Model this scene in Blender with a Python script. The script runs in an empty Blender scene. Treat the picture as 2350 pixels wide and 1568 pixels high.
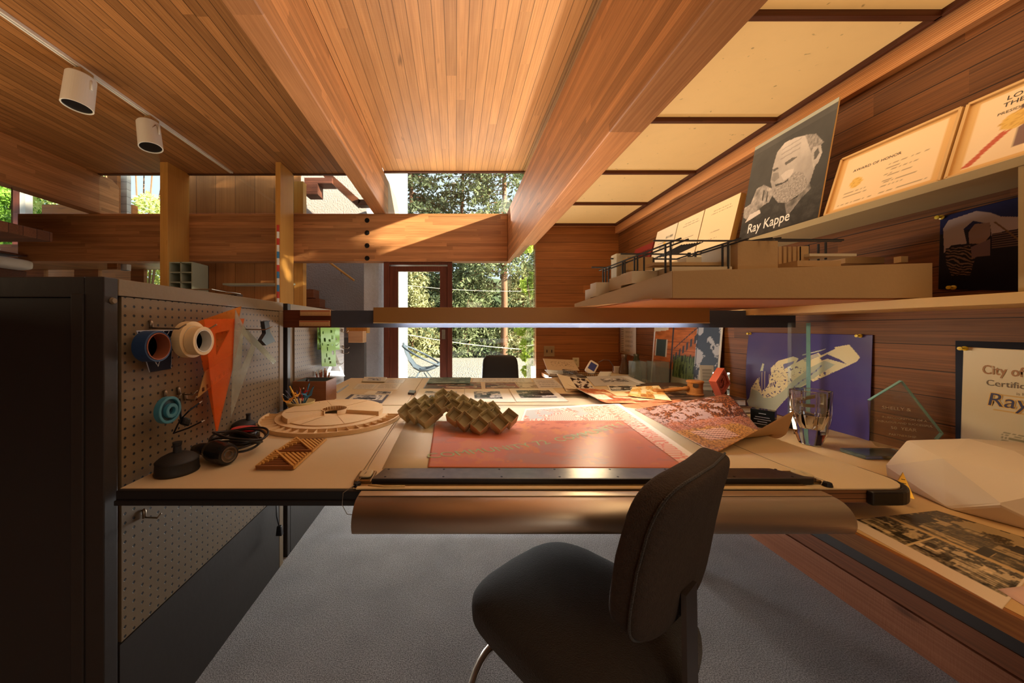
import bpy, bmesh, math, random
from math import sin, cos, pi, radians as R, sqrt
from mathutils import Vector as V, Matrix, noise
random.seed(7)
scn = bpy.context.scene
COL = scn.collection
F, CX, CY, H = 780.0, 1045.0, 753.0, 1.12       # lens and eye height measured from the photograph

def P(px, py, Y): return V(((px-CX)/F*Y, Y, H-(py-CY)/F*Y))
def T(px, py, z):
    Y = (H-z)*F/(py-CY); return V(((px-CX)/F*Y, Y, z))
def WX(px, py, X):
    Y = X*F/(px-CX); return V((X, Y, H-(py-CY)/F*Y))

# ------------------------------------------------------------------ materials
def lin(c):
    return tuple((x/12.92 if x <= .04045 else ((x+.055)/1.055)**2.4) for x in [k/255 for k in c])
def newmat(name):
    m = bpy.data.materials.new(name); m.use_nodes = True
    nt = m.node_tree; b = nt.nodes['Principled BSDF']; return m, nt, b
def N(nt, t, **k):
    n = nt.nodes.new(t)
    for a, v in k.items():
        if a.startswith('i_'): n.inputs[int(a[2:])].default_value = v
        else: setattr(n, a, v)
    return n
def math_(nt, op, a, b=None):
    n = nt.nodes.new('ShaderNodeMath'); n.operation = op
    for i, x in enumerate((a, b)):
        if x is None: continue
        if isinstance(x, (int, float)): n.inputs[i].default_value = x
        else: nt.links.new(x, n.inputs[i])
    return n.outputs[0]
def mixc(nt, fac, a, b):
    n = nt.nodes.new('ShaderNodeMix'); n.data_type = 'RGBA'
    for i, x in ((0, fac), (6, a), (7, b)):
        if isinstance(x, (int, float)): n.inputs[i].default_value = x
        elif isinstance(x, tuple): n.inputs[i].default_value = (*x[:3], 1)
        else: nt.links.new(x, n.inputs[i])
    return n.outputs[2]
MC = {}
def pm(name, c, rough=.55, metal=0., var=.10, scale=12., bump=0., trans=0., ior=1.45, bscale=None, coat=0.):
    """painted / plain procedural surface: colour with soft noise, optional bump"""
    if name in MC: return MC[name]
    m, nt, b = newmat(name); L = nt.links
    c = lin(c); tc = N(nt, 'ShaderNodeTexCoord')
    ns = N(nt, 'ShaderNodeTexNoise'); ns.inputs['Scale'].default_value = scale; ns.inputs['Detail'].default_value = 5
    L.new(tc.outputs['Object'], ns.inputs['Vector'])
    o = mixc(nt, ns.outputs['Fac'], tuple(x*(1-var) for x in c), tuple(min(1, x*(1+var)) for x in c))
    L.new(o, b.inputs['Base Color'])
    b.inputs['Roughness'].default_value = rough; b.inputs['Metallic'].default_value = metal
    b.inputs['Transmission Weight'].default_value = trans; b.inputs['IOR'].default_value = ior
    b.inputs['Coat Weight'].default_value = coat
    if bump:
        n2 = N(nt, 'ShaderNodeTexNoise'); n2.inputs['Scale'].default_value = bscale or scale*8; n2.inputs['Detail'].default_value = 4
        L.new(tc.outputs['Object'], n2.inputs['Vector'])
        bp = N(nt, 'ShaderNodeBump'); bp.inputs['Strength'].default_value = bump; bp.inputs['Distance'].default_value = .01
        L.new(n2.outputs['Fac'], bp.inputs['Height']); L.new(bp.outputs[0], b.inputs['Normal'])
    MC[name] = m; return m
def wood(name, c1, c2, along='Y', across='X', pw=.08, groove=.03, rough=.5, var=.5, seg=1.6, grain=1., off=0., gdark=.25, saw=0.):
    """boards: per-board tone, long grain, knots and dark joints"""
    if name in MC: return MC[name]
    m, nt, b = newmat(name); L = nt.links; c1 = lin(c1); c2 = lin(c2)
    tc = N(nt, 'ShaderNodeTexCoord'); sp = N(nt, 'ShaderNodeSeparateXYZ'); L.new(tc.outputs['Object'], sp.inputs[0])
    a = sp.outputs[along]; w = sp.outputs[across]; third = [k for k in 'XYZ' if k not in (along, across)][0]; t3 = sp.outputs[third]
    q = math_(nt, 'DIVIDE', math_(nt, 'ADD', w, 50.0+off), pw); idx = math_(nt, 'FLOOR', q); fr = math_(nt, 'FRACT', q)
    wn = N(nt, 'ShaderNodeTexWhiteNoise'); wn.noise_dimensions = '1D'; L.new(idx, wn.inputs['W'])
    sg = math_(nt, 'FLOOR', math_(nt, 'ADD', math_(nt, 'DIVIDE', a, seg), math_(nt, 'MULTIPLY', wn.outputs['Value'], 7.3)))
    wn2 = N(nt, 'ShaderNodeTexWhiteNoise'); wn2.noise_dimensions = '2D'
    cb = N(nt, 'ShaderNodeCombineXYZ'); L.new(idx, cb.inputs[0]); L.new(sg, cb.inputs[1]); L.new(cb.outputs[0], wn2.inputs['Vector'])
    rnd = wn2.outputs['Value']
    gv = N(nt, 'ShaderNodeCombineXYZ')
    L.new(math_(nt, 'MULTIPLY', a, 2.2*grain), gv.inputs[0]); L.new(math_(nt, 'MULTIPLY', w, 110*grain), gv.inputs[1])
    L.new(math_(nt, 'ADD', math_(nt, 'MULTIPLY', t3, 110*grain), math_(nt, 'MULTIPLY', rnd, 31.)), gv.inputs[2])
    n1 = N(nt, 'ShaderNodeTexNoise'); n1.inputs['Scale'].default_value = 1; n1.inputs['Detail'].default_value = 6; n1.inputs['Distortion'].default_value = .6
    L.new(gv.outputs[0], n1.inputs['Vector'])
    gv2 = N(nt, 'ShaderNodeCombineXYZ')
    L.new(math_(nt, 'MULTIPLY', a, 3.), gv2.inputs[0]); L.new(math_(nt, 'MULTIPLY', w, 14), gv2.inputs[1]); L.new(math_(nt, 'MULTIPLY', rnd, 17.), gv2.inputs[2])
    n2 = N(nt, 'ShaderNodeTexNoise'); n2.inputs['Scale'].default_value = 1.; n2.inputs['Detail'].default_value = 2
    L.new(gv2.outputs[0], n2.inputs['Vector'])
    rp = N(nt, 'ShaderNodeMapRange'); rp.inputs[1].default_value = .15; rp.inputs[2].default_value = .85; L.new(n1.outputs['Fac'], rp.inputs[0])
    col = mixc(nt, rp.outputs[0], c2, c1)
    k = math_(nt, 'ADD', 1-var*.5, math_(nt, 'MULTIPLY', rnd, var))
    k = math_(nt, 'MULTIPLY', k, math_(nt, 'ADD', .82, math_(nt, 'MULTIPLY', n2.outputs['Fac'], .36)))
    kn = N(nt, 'ShaderNodeMapRange'); kn.inputs[1].default_value = .70; kn.inputs[2].default_value = .80; kn.inputs[3].default_value = 1.; kn.inputs[4].default_value = .45
    L.new(n2.outputs['Fac'], kn.inputs[0]); k = math_(nt, 'MULTIPLY', k, kn.outputs[0])
    if groove:
        e = math_(nt, 'MINIMUM', fr, math_(nt, 'SUBTRACT', 1., fr))
        g = N(nt, 'ShaderNodeMapRange'); g.inputs[1].default_value = groove*.5; g.inputs[2].default_value = groove*1.1; g.inputs[3].default_value = gdark; g.inputs[4].default_value = 1.
        L.new(e, g.inputs[0]); k = math_(nt, 'MULTIPLY', k, g.outputs[0])
    vm = N(nt, 'ShaderNodeVectorMath'); vm.operation = 'SCALE'; L.new(col, vm.inputs[0]); L.new(k, vm.inputs[3])
    L.new(vm.outputs[0], b.inputs['Base Color']); b.inputs['Roughness'].default_value = rough; b.inputs['Specular IOR Level'].default_value = .22
    bp = N(nt, 'ShaderNodeBump'); bp.inputs['Strength'].default_value = .25; bp.inputs['Distance'].default_value = .004
    hh = n1.outputs['Fac']
    if groove: hh = math_(nt, 'MULTIPLY', hh, g.outputs[0])
    if saw:
        wv = N(nt, 'ShaderNodeTexNoise'); wv.inputs['Scale'].default_value = 1; wv.inputs['Detail'].default_value = 2
        g3 = N(nt, 'ShaderNodeCombineXYZ'); L.new(math_(nt, 'MULTIPLY', a, 260), g3.inputs[0]); L.new(math_(nt, 'MULTIPLY', w, 18), g3.inputs[1]); L.new(rnd, g3.inputs[2])
        L.new(g3.outputs[0], wv.inputs['Vector']); hh = math_(nt, 'ADD', hh, math_(nt, 'MULTIPLY', wv.outputs['Fac'], saw))
    L.new(hh, bp.inputs['Height']); L.new(bp.outputs[0], b.inputs['Normal'])
    MC[name] = m; return m
def glass(name='window_glass', tint=(.93, .97, .95), ior=1.45):
    if name in MC: return MC[name]
    m, nt, b = newmat(name); nt.nodes.remove(b); out = nt.nodes['Material Output']
    tr = N(nt, 'ShaderNodeBsdfTransparent'); tr.inputs[0].default_value = (*tint, 1)
    gl = N(nt, 'ShaderNodeBsdfGlossy'); gl.inputs['Roughness'].default_value = .01
    lw = N(nt, 'ShaderNodeLayerWeight'); lw.inputs[0].default_value = .5
    fo = math_(nt, 'ADD', .035, math_(nt, 'MULTIPLY', .8, math_(nt, 'POWER', lw.outputs['Facing'], 4.5))); mx = N(nt, 'ShaderNodeMixShader')
    nt.links.new(fo, mx.inputs[0]); nt.links.new(tr.outputs[0], mx.inputs[1]); nt.links.new(gl.outputs[0], mx.inputs[2])
    nt.links.new(mx.outputs[0], out.inputs[0]); MC[name] = m; return m
def film(name, c, alpha=.5, rough=.15):
    """tinted clear plastic sheet"""
    if name in MC: return MC[name]
    m, nt, b = newmat(name); c = lin(c); b.inputs['Base Color'].default_value = (*c, 1); b.inputs['Roughness'].default_value = rough
    tc = N(nt, 'ShaderNodeTexCoord'); ns = N(nt, 'ShaderNodeTexNoise'); ns.inputs['Scale'].default_value = 25; nt.links.new(tc.outputs['Object'], ns.inputs[0])
    tr = N(nt, 'ShaderNodeBsdfTransparent'); tr.inputs[0].default_value = (*[min(1, x*.7+.3) for x in c], 1)
    mx = N(nt, 'ShaderNodeMixShader'); out = nt.nodes['Material Output']
    nt.links.new(math_(nt, 'MULTIPLY_ADD' if False else 'ADD', alpha-.08, math_(nt, 'MULTIPLY', ns.outputs['Fac'], .16)), mx.inputs[0])
    nt.links.new(tr.outputs[0], mx.inputs[1]); nt.links.new(b.outputs[0], mx.inputs[2]); nt.links.new(mx.outputs[0], out.inputs[0])
    MC[name] = m; return m
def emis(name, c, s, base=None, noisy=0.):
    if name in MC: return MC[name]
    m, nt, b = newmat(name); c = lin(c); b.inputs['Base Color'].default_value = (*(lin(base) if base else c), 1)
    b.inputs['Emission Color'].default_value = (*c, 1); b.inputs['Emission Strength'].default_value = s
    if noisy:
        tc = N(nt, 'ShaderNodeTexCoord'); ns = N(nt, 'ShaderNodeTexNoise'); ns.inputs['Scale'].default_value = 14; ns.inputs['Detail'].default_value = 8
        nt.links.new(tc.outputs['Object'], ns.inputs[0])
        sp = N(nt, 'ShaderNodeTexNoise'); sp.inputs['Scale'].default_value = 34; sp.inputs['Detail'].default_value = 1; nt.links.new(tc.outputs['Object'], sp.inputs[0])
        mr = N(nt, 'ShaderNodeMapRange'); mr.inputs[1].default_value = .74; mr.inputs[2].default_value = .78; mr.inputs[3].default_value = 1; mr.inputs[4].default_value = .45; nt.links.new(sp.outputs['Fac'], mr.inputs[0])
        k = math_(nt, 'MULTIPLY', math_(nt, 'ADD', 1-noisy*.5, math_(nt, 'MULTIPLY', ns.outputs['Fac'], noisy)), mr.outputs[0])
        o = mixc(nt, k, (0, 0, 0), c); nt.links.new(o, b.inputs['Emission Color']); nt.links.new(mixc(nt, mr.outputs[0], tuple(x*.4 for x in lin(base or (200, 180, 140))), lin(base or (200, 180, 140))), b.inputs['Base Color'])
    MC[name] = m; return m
def print_mat(name='printed_paper', rough=.35):
    if name in MC: return MC[name]
    m, nt, b = newmat(name); at = N(nt, 'ShaderNodeAttribute'); at.attribute_name = 'Col'
    nt.links.new(at.outputs['Color'], b.inputs['Base Color']); b.inputs['Specular IOR Level'].default_value = .2; b.inputs['Roughness'].default_value = rough; MC[name] = m; return m
def peg_mat(name='brown_pegboard', c=(116, 94, 64)):
    if name in MC: return MC[name]
    m, nt, b = newmat(name); L = nt.links; tc = N(nt, 'ShaderNodeTexCoord'); sp = N(nt, 'ShaderNodeSeparateXYZ'); L.new(tc.outputs['Object'], sp.inputs[0])
    def cell(o):
        f = math_(nt, 'SUBTRACT', math_(nt, 'FRACT', math_(nt, 'DIVIDE', math_(nt, 'ADD', o, 10.), .0235)), .5); return math_(nt, 'MULTIPLY', f, f)
    d = math_(nt, 'SQRT', math_(nt, 'ADD', cell(sp.outputs['Y']), cell(sp.outputs['Z'])))
    mr = N(nt, 'ShaderNodeMapRange'); mr.inputs[1].default_value = .12; mr.inputs[2].default_value = .16; L.new(d, mr.inputs[0])
    ns = N(nt, 'ShaderNodeTexNoise'); ns.inputs['Scale'].default_value = 30; L.new(tc.outputs['Object'], ns.inputs[0])
    c = lin(c); cc = mixc(nt, ns.outputs['Fac'], tuple(x*.88 for x in c), tuple(x*1.1 for x in c))
    L.new(mixc(nt, mr.outputs[0], (.006, .005, .004), cc), b.inputs['Base Color']); b.inputs['Roughness'].default_value = .6
    bp = N(nt, 'ShaderNodeBump'); bp.inputs['Distance'].default_value = .003; L.new(mr.outputs[0], bp.inputs['Height']); L.new(bp.outputs[0], b.inputs['Normal'])
    MC[name] = m; return m

# ------------------------------------------------------------------ mesh helpers
def BM(): return bmesh.new()
def box(bm, x0, x1, y0, y1, z0, z1):
    vs = [bm.verts.new((x, y, z)) for z in (z0, z1) for x, y in ((x0, y0), (x1, y0), (x1, y1), (x0, y1))]
    for f in ((3, 2, 1, 0), (4, 5, 6, 7), (0, 1, 5, 4), (1, 2, 6, 5), (2, 3, 7, 6), (3, 0, 4, 7)): bm.faces.new([vs[i] for i in f])
    return vs
def hexa(bm, b4, t4):
    vs = [bm.verts.new(p) for p in list(b4)+list(t4)]
    for f in ((3, 2, 1, 0), (4, 5, 6, 7), (0, 1, 5, 4), (1, 2, 6, 5), (2, 3, 7, 6), (3, 0, 4, 7)): bm.faces.new([vs[i] for i in f])
    return vs
def obox(bm, c, ax, ay, az):
    """box from centre and three half-axis vectors"""
    c, ax, ay, az = map(V, (c, ax, ay, az))
    return hexa(bm, [c-ax-ay-az, c+ax-ay-az, c+ax+ay-az, c-ax+ay-az], [c-ax-ay+az, c+ax-ay+az, c+ax+ay+az, c-ax+ay+az])
def prism(bm, pts, d):
    """polygon pts extruded by vector d"""
    d = V(d); a = [bm.verts.new(p) for p in pts]; b = [bm.verts.new(V(p)+d) for p in pts]; n = len(pts)
    bm.faces.new(a[::-1]); bm.faces.new(b)
    for i in range(n): bm.faces.new((a[i], a[(i+1) % n], b[(i+1) % n], b[i]))
def frame_of(d):
    d = V(d).normalized(); u = d.cross(V((0, 0, 1)) if abs(d.z) < .9 else V((1, 0, 0))).normalized(); return u, d.cross(u)
def tube(bm, pts, r, n=8, closed=False, caps=True):
    pts = [V(p) for p in pts]; rings = []; m = len(pts); rr = r if isinstance(r, (list, tuple)) else [r]*m; u = None
    for i, p in enumerate(pts):
        if closed: d = pts[(i+1) % m]-pts[i-1]
        else: d = pts[min(i+1, m-1)]-pts[max(i-1, 0)]
        if d.length < 1e-9: d = V((0, 0, 1))
        d.normalize()
        if u is None: u, w = frame_of(d)
        else:
            u = (u-d*u.dot(d)); u = u.normalized() if u.length > 1e-6 else frame_of(d)[0]; w = d.cross(u)
        rings.append([bm.verts.new(p+(u*cos(2*pi*k/n)+w*sin(2*pi*k/n))*rr[i]) for k in range(n)])
    for i in range(m if closed else m-1):
        a, b = rings[i], rings[(i+1) % m]
        for k in range(n): bm.faces.new((a[k], a[(k+1) % n], b[(k+1) % n], b[k]))
    if caps and not closed: bm.faces.new(rings[0][::-1]); bm.faces.new(rings[-1])
def lathe(bm, prof, c=(0, 0, 0), n=28, axis=(0, 0, 1)):
    c = V(c); ax = V(axis).normalized(); u, w = frame_of(ax); rings = []
    for r, h in prof:
        if r < 1e-6: rings.append([bm.verts.new(c+ax*h)])
        else: rings.append([bm.verts.new(c+ax*h+(u*cos(2*pi*k/n)+w*sin(2*pi*k/n))*r) for k in range(n)])
    for a, b in zip(rings, rings[1:]):
        for k in range(n):
            q = [a[k % len(a)], a[(k+1) % len(a)], b[(k+1) % len(b)], b[k % len(b)]]; q2 = []
            for v in q:
                if v not in q2: q2.append(v)
            if len(q2) > 2: bm.faces.new(q2)
    for ring in (rings[0], rings[-1]):
        if len(ring) > 2:
            try: bm.faces.new(ring)
            except ValueError: pass
def superpad(bm, ax, ay, az, c, n=28, m=14, e1=.45, e2=.45, fn=None):
    """rounded cushion: superellipsoid"""
    def pw(x, e): return math.copysign(abs(x)**e, x)
    rows = []
    for j in range(m+1):
        ph = -pi/2+pi*j/m; row = []
        for i in range(n):
            th = 2*pi*i/n
            p = V((pw(cos(ph), e1)*pw(cos(th), e2), pw(cos(ph), e1)*pw(sin(th), e2), pw(sin(ph), e1)))
            if fn: p = fn(p)
            row.append(p)
        rows.append(row)
    T_ = lambda p: V(c)+V(ax)*p.x+V(ay)*p.y+V(az)*p.z
    bot = bm.verts.new(T_(rows[0][0])); top = bm.verts.new(T_(rows[m][0]))
    R_ = [[bm.verts.new(T_(p)) for p in row] for row in rows[1:m]]
    for i in range(n):
        bm.faces.new((bot, R_[0][(i+1) % n], R_[0][i])); bm.faces.new((top, R_[-1][i], R_[-1][(i+1) % n]))
        for a, b in zip(R_, R_[1:]): bm.faces.new((a[i], a[(i+1) % n], b[(i+1) % n], b[i]))

def obj(name, bm, m, parent=None, smooth=False, bevel=0., seg=2, solid=0., sub=0, label=None, local=False):
    me = bpy.data.meshes.new(name)
    bmesh.ops.recalc_face_normals(bm, faces=bm.faces)
    if parent is not None and not local:
        mi = ROOTM[parent.name].inverted(); bm.transform(mi)
    bm.to_mesh(me); bm.free()
    for q in (m if isinstance(m, (list, tuple)) else [m]): me.materials.append(q)
    if smooth:
        for p in me.polygons: p.use_smooth = True
    o = bpy.data.objects.new(name, me); COL.objects.link(o)
    if parent is not None: o.parent = parent; ROOTM[o.name] = ROOTM[parent.name].copy()
    else: ROOTM[o.name] = Matrix.Identity(4)
    if solid:
        s = o.modifiers.new('s', 'SOLIDIFY'); s.thickness = abs(solid); s.offset = -1 if solid > 0 else 0
        if len(me.materials) > 1: s.material_offset = 1; s.material_offset_rim = 1
    if bevel:
        b = o.modifiers.new('b', 'BEVEL'); b.width = bevel; b.segments = seg; b.limit_method = 'ANGLE'; b.angle_limit = R(40)
    if sub:
        s = o.modifiers.new('u', 'SUBSURF'); s.levels = sub; s.render_levels = sub
    if label: o['label'] = label
    return o
ROOTM = {}
def thing(name, label, cat, loc=(0, 0, 0), rz=0., group=None):
    o = bpy.data.objects.new(name, None); COL.objects.link(o); o.location = loc; o.rotation_euler = (0, 0, rz); o.empty_display_size = .05
    ROOTM[o.name] = Matrix.Translation(V(loc)) @ Matrix.Rotation(rz, 4, 'Z')
    o['label'] = label; o['category'] = cat
    if group: o['group'] = group
    return o
def tag(o, label, cat, group=None, kind=None):
    o['label'] = label; o['category'] = cat
    if group: o['group'] = group
    if kind: o['kind'] = kind
    return o
def struct(name, bm, m, parent=None, **k):
    o = obj(name, bm, m, parent, **k)
    if parent is None: o['kind'] = 'structure'
    return o
def relocate(o, loc):
    """move a single mesh's origin to its place"""
    loc = V(loc); o.data.transform(Matrix.Translation(-loc)); o.location = loc; ROOTM[o.name] = Matrix.Translation(loc); return o
def setcol(me, fn):
    """per-corner printed colours; fn(vertex index)->sRGB 0..255"""
    ca = me.color_attributes.new('Col', 'FLOAT_COLOR', 'POINT')
    for i in range(len(me.vertices)):
        c = lin([max(0, min(255, x)) for x in fn(i)]); ca.data[i].color = (*c, 1)
def sheet(name, c4, nx, ny, colfn, m=None, parent=None, zfn=None, thick=.0012, back=None, bulge=None):
    """printed sheet: c4 = lower-left, lower-right, upper-right, upper-left in space"""
    bl, br, tr, tl = [V(p) for p in c4]; uv = []; vs = []; fs = []
    for j in range(ny+1):
        for i in range(nx+1):
            u, v = i/nx, j/ny; p = bl*(1-u)*(1-v)+br*u*(1-v)+tr*u*v+tl*(1-u)*v
            if zfn: p = p+V(zfn(u, v))
            vs.append(p); uv.append((u, v))
    for j in range(ny):
        for i in range(nx): a = j*(nx+1)+i; fs.append((a, a+1, a+nx+2, a+nx+1))
    if parent is not None:
        mi = ROOTM[parent.name].inverted(); vs = [mi @ p for p in vs]; org = V()
    else: org = V(vs[0]); vs = [p-org for p in vs]
    me = bpy.data.meshes.new(name); me.from_pydata([tuple(p) for p in vs], [], fs); me.update()
    setcol(me, lambda i: colfn(*uv[i])); me.materials.append(m or print_mat())
    for p in me.polygons: p.use_smooth = True
    if back: me.materials.append(back)
    o = bpy.data.objects.new(name, me); COL.objects.link(o); o.location = org; ROOTM[o.name] = Matrix.Translation(org)
    if parent is not None: o.parent = parent; ROOTM[o.name] = ROOTM[parent.name].copy()
    if thick:
        s = o.modifiers.new('s', 'SOLIDIFY'); s.thickness = thick; s.offset = -1
        if back: s.material_offset = 1; s.material_offset_rim = 0
    return o
def text(s, size, origin, ux, uy, m, parent=None, name='lettering', align='LEFT', bend=None, squeeze=1., bold=0.):
    """lettering standing on a surface; ux = writing direction, uy = up direction of letters"""
    cu = bpy.data.curves.new('t', 'FONT'); cu.body = s; cu.size = size; cu.align_x = align; cu.extrude = 0.0; cu.offset = bold; cu.resolution_u = 3
    t = bpy.data.objects.new('t', cu); COL.objects.link(t)
    dg = bpy.context.evaluated_depsgraph_get(); me = bpy.data.meshes.new_from_object(t.evaluated_get(dg))
    bpy.data.objects.remove(t); bpy.data.curves.remove(cu); me.name = name
    ux = V(ux).normalized(); uy = V(uy).normalized(); origin = V(origin); nz = ux.cross(uy).normalized()
    for v in me.vertices:
        x, y = v.co.x*squeeze, v.co.y
        if bend: x, y = bend(x, y)
        p = origin+ux*x+uy*y+nz*.0006
        v.co = (ROOTM[parent.name].inverted() @ p) if parent is not None else p
    me.materials.clear(); me.materials.append(m)
    o = bpy.data.objects.new(name, me); COL.objects.link(o); ROOTM[o.name] = Matrix.Identity(4)
    if parent is not None: o.parent = parent; ROOTM[o.name] = ROOTM[parent.name].copy()
    return o
def copy_tree(o, parent=None):
    c = o.copy(); COL.objects.link(c); c.parent = parent; ROOTM[c.name] = ROOTM.get(o.name, Matrix.Identity(4)).copy()
    for ch in [x for x in COL.objects if x.parent == o]: copy_tree(ch, c)
    return c
def fb(x, y, s=0., o=4): return .62*noise.fractal(V((x, y, s)), .62, 2.1, o+1)

# ------------------------------------------------------------------ palette
WC = ((204, 136, 84), (166, 98, 54))
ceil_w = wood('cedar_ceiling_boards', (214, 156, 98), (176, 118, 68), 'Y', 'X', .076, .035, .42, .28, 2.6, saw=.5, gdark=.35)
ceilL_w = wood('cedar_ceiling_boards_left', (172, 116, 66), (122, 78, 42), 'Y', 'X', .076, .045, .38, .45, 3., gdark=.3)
beamY = wood('glulam_beam_lengthwise', (200, 138, 86), (146, 92, 52), 'Y', 'Z', .038, .02, .5, .5, .9, gdark=.7)
beamX = wood('glulam_beam_crosswise', (188, 130, 82), (134, 84, 48), 'X', 'Z', .038, .02, .5, .5, .9, gdark=.7)
wallR_w = wood('redwood_wall_boards', (146, 90, 46), (72, 42, 20), 'Y', 'Z', .092, .022, .5, .45, 2.2, grain=1.3, gdark=.15)
wallB_w = wood('redwood_back_boards', (168, 104, 50), (114, 66, 30), 'X', 'Z', .088, .022, .5, .35, 2.6, gdark=.3)
grooved = wood('grooved_fascia', (224, 164, 108), (186, 120, 70), 'Y', 'Z', .0075, .2, .5, .12, 9., gdark=.6)
darkwood = wood('dark_stained_wood', (104, 60, 38), (70, 38, 24), 'X', 'Z', .3, 0, .5, .2, 3.)
darkwoodY = wood('dark_stained_wood_lengthwise', (104, 60, 38), (70, 38, 24), 'Y', 'Z', .3, 0, .5, .2, 3.)
darkwoodZ = wood('dark_door_wood', (112, 58, 38), (72, 34, 22), 'Z', 'X', .3, 0, .4, .2, 3.)
orangeply = wood('orange_plywood', (206, 150, 76), (188, 130, 60), 'Z', 'X', .7, 0, .45, .1, 5., grain=.5)
closet_w = wood('closet_panels', (190, 128, 74), (164, 104, 56), 'Z', 'X', .26, .012, .5, .2, 5., grain=.5)
brownp = pm('brown_painted_wood', (120, 100, 72), .6, var=.12, scale=9, bump=.1)
brownd = pm('dark_brown_paint', (48, 41, 36), .5, var=.12, scale=6, bump=.05)
black = pm('black_edge', (22, 21, 22), .45, var=.2)
laminate = pm('tan_linoleum_top', (210, 186, 144), .42, var=.09, scale=5, bump=.03, bscale=60)
counterm = pm('tan_counter_top', (208, 170, 114), .4, var=.07, scale=4, bump=.03, bscale=60)
cream = pm('cream_board_cover', (222, 206, 168), .55, var=.05, scale=6)
steel = pm('brushed_steel', (150, 142, 128), .3, 1., var=.3, scale=30)
alu = pm('anodised_aluminium', (212, 198, 180), .46, 1., var=.04, scale=3)
chrome = pm('chrome', (205, 200, 195), .12, 1., var=.03)
brass = pm('brass', (214, 170, 70), .3, 1., var=.05)
white = pm('white_enamel', (226, 216, 202), .4, var=.03)
paper = pm('white_paper', (228, 220, 204), .6, var=.03)
ink = pm('black_ink', (30, 28, 28), .6, var=.05)
cardb = pm('tan_cardboard', (170, 138, 96), .75, var=.08, scale=10, bump=.1)
cardl = pm('light_museum_board', (196, 184, 158), .75, var=.06, scale=10, bump=.06)
crystal = pm('clear_crystal', (250, 252, 250), .02, 0, var=.0, trans=1., ior=1.48)
acrylic = film('clear_acrylic', (225, 232, 228), .13, .05)
wglass = glass()
# ================================================================== THE ROOM
YB = -2.6                                     # rear end of the room, behind the camera
# carpet
m, nt, b = newmat('grey_cut_pile_carpet'); tc = N(nt, 'ShaderNodeTexCoord')
n1 = N(nt, 'ShaderNodeTexNoise'); n1.inputs['Scale'].default_value = 260; n1.inputs['Detail'].default_value = 6; n1.inputs['Roughness'].default_value = .8
n2 = N(nt, 'ShaderNodeTexNoise'); n2.inputs['Scale'].default_value = 5; n2.inputs['Detail'].default_value = 4
for n_ in (n1, n2): nt.links.new(tc.outputs['Object'], n_.inputs[0])
mr = N(nt, 'ShaderNodeMapRange'); mr.inputs[1].default_value = .43; mr.inputs[2].default_value = .57; nt.links.new(n1.outputs[0], mr.inputs[0])
c1 = mixc(nt, mr.outputs[0], lin((112, 111, 116)), lin((252, 250, 252))); c2 = mixc(nt, n2.outputs[0], (.55, .55, .56), (1.2, 1.2, 1.2))
vm = N(nt, 'ShaderNodeVectorMath'); vm.operation = 'MULTIPLY'; nt.links.new(c1, vm.inputs[0]); nt.links.new(c2, vm.inputs[1])
nt.links.new(vm.outputs[0], b.inputs['Base Color']); b.inputs['Roughness'].default_value = .95
b.inputs['Sheen Weight'].default_value = .4
bp = N(nt, 'ShaderNodeBump'); bp.inputs['Strength'].default_value = .6; bp.inputs['Distance'].default_value = .008; nt.links.new(n1.outputs[0], bp.inputs['Height']); nt.links.new(bp.outputs[0], b.inputs['Normal'])
carpet = m
bm = BM(); box(bm, -8, 1.6, YB, 4.3, -.06, 0); struct('floor', bm, carpet)
# ceilings
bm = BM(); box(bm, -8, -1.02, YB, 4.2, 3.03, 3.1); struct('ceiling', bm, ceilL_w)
bm = BM(); box(bm, -.87, .82, YB, 4.13, 3.03, 3.1); struct('ceiling', bm, ceil_w)
bm = BM(); box(bm, .83, 1.02, YB, 4.22, 3.03, 3.1); struct('ceiling', bm, ceil_w)
bm = BM(); box(bm, -8, 1.02, YB, 4.22, 3.11, 3.2); struct('ceiling', bm, darkwood)      # roof deck over the boards
bm = BM(); box(bm, -8, -1.02, 4.2, 4.24, 3.02, 3.1); struct('trim_1', bm, darkwood)
bm = BM(); box(bm, -.87, .84, 4.13, 4.17, 3.015, 3.1); struct('trim_2', bm, darkwood)
# walls
bm = BM(); box(bm, -8, 1.8, YB-.1, YB, 0, 3.2); struct('wall_behind', bm, wallB_w)
bm = BM(); box(bm, -8.1, -8, YB, 4.3, 0, 3.2); struct('wall_left', bm, wallR_w)
bm = BM(); box(bm, 1.70, 1.82, YB, 3.66, 0, 2.3); struct('wall_right', bm, wallR_w)
bm = BM(); box(bm, .84, 1.70, 3.54, 3.66, 0, 2.3); struct('wall_back', bm, wallB_w)
bm = BM(); box(bm, .80, 1.82, YB, 3.66, 2.30, 2.36); struct('ceiling', bm, darkwood)     # low roof above the panels
bm = BM(); box(bm, 1.665, 1.70, YB, 3.54, 2.105, 2.20); struct('trim_3', bm, grooved)
bm = BM(); box(bm, .84, 1.665, 3.515, 3.54, 2.175, 2.20); struct('trim_4', bm, grooved)
bm = BM(); box(bm, 1.59, 1.70, YB, 3.54, 0, .125); struct('baseboard_right', bm, wood('baseboard_wood', (176, 112, 78), (140, 82, 54), 'Y', 'Z', .2, 0, .5, .3, 3., saw=.6), bevel=.002)
bm = BM(); box(bm, 1.60, 1.70, YB, 3.54, .127, .19); struct('trim_5', bm, wood('baseboard_upper', (156, 92, 58), (110, 64, 40), 'Y', 'Z', .2, 0, .5, .3, 3.))
bm = BM(); box(bm, 1.605, 1.70, YB, 3.54, .19, .62); struct('trim_6', bm, pm('dark_recess_board', (58, 46, 38), .5, var=.1, scale=5))

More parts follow.
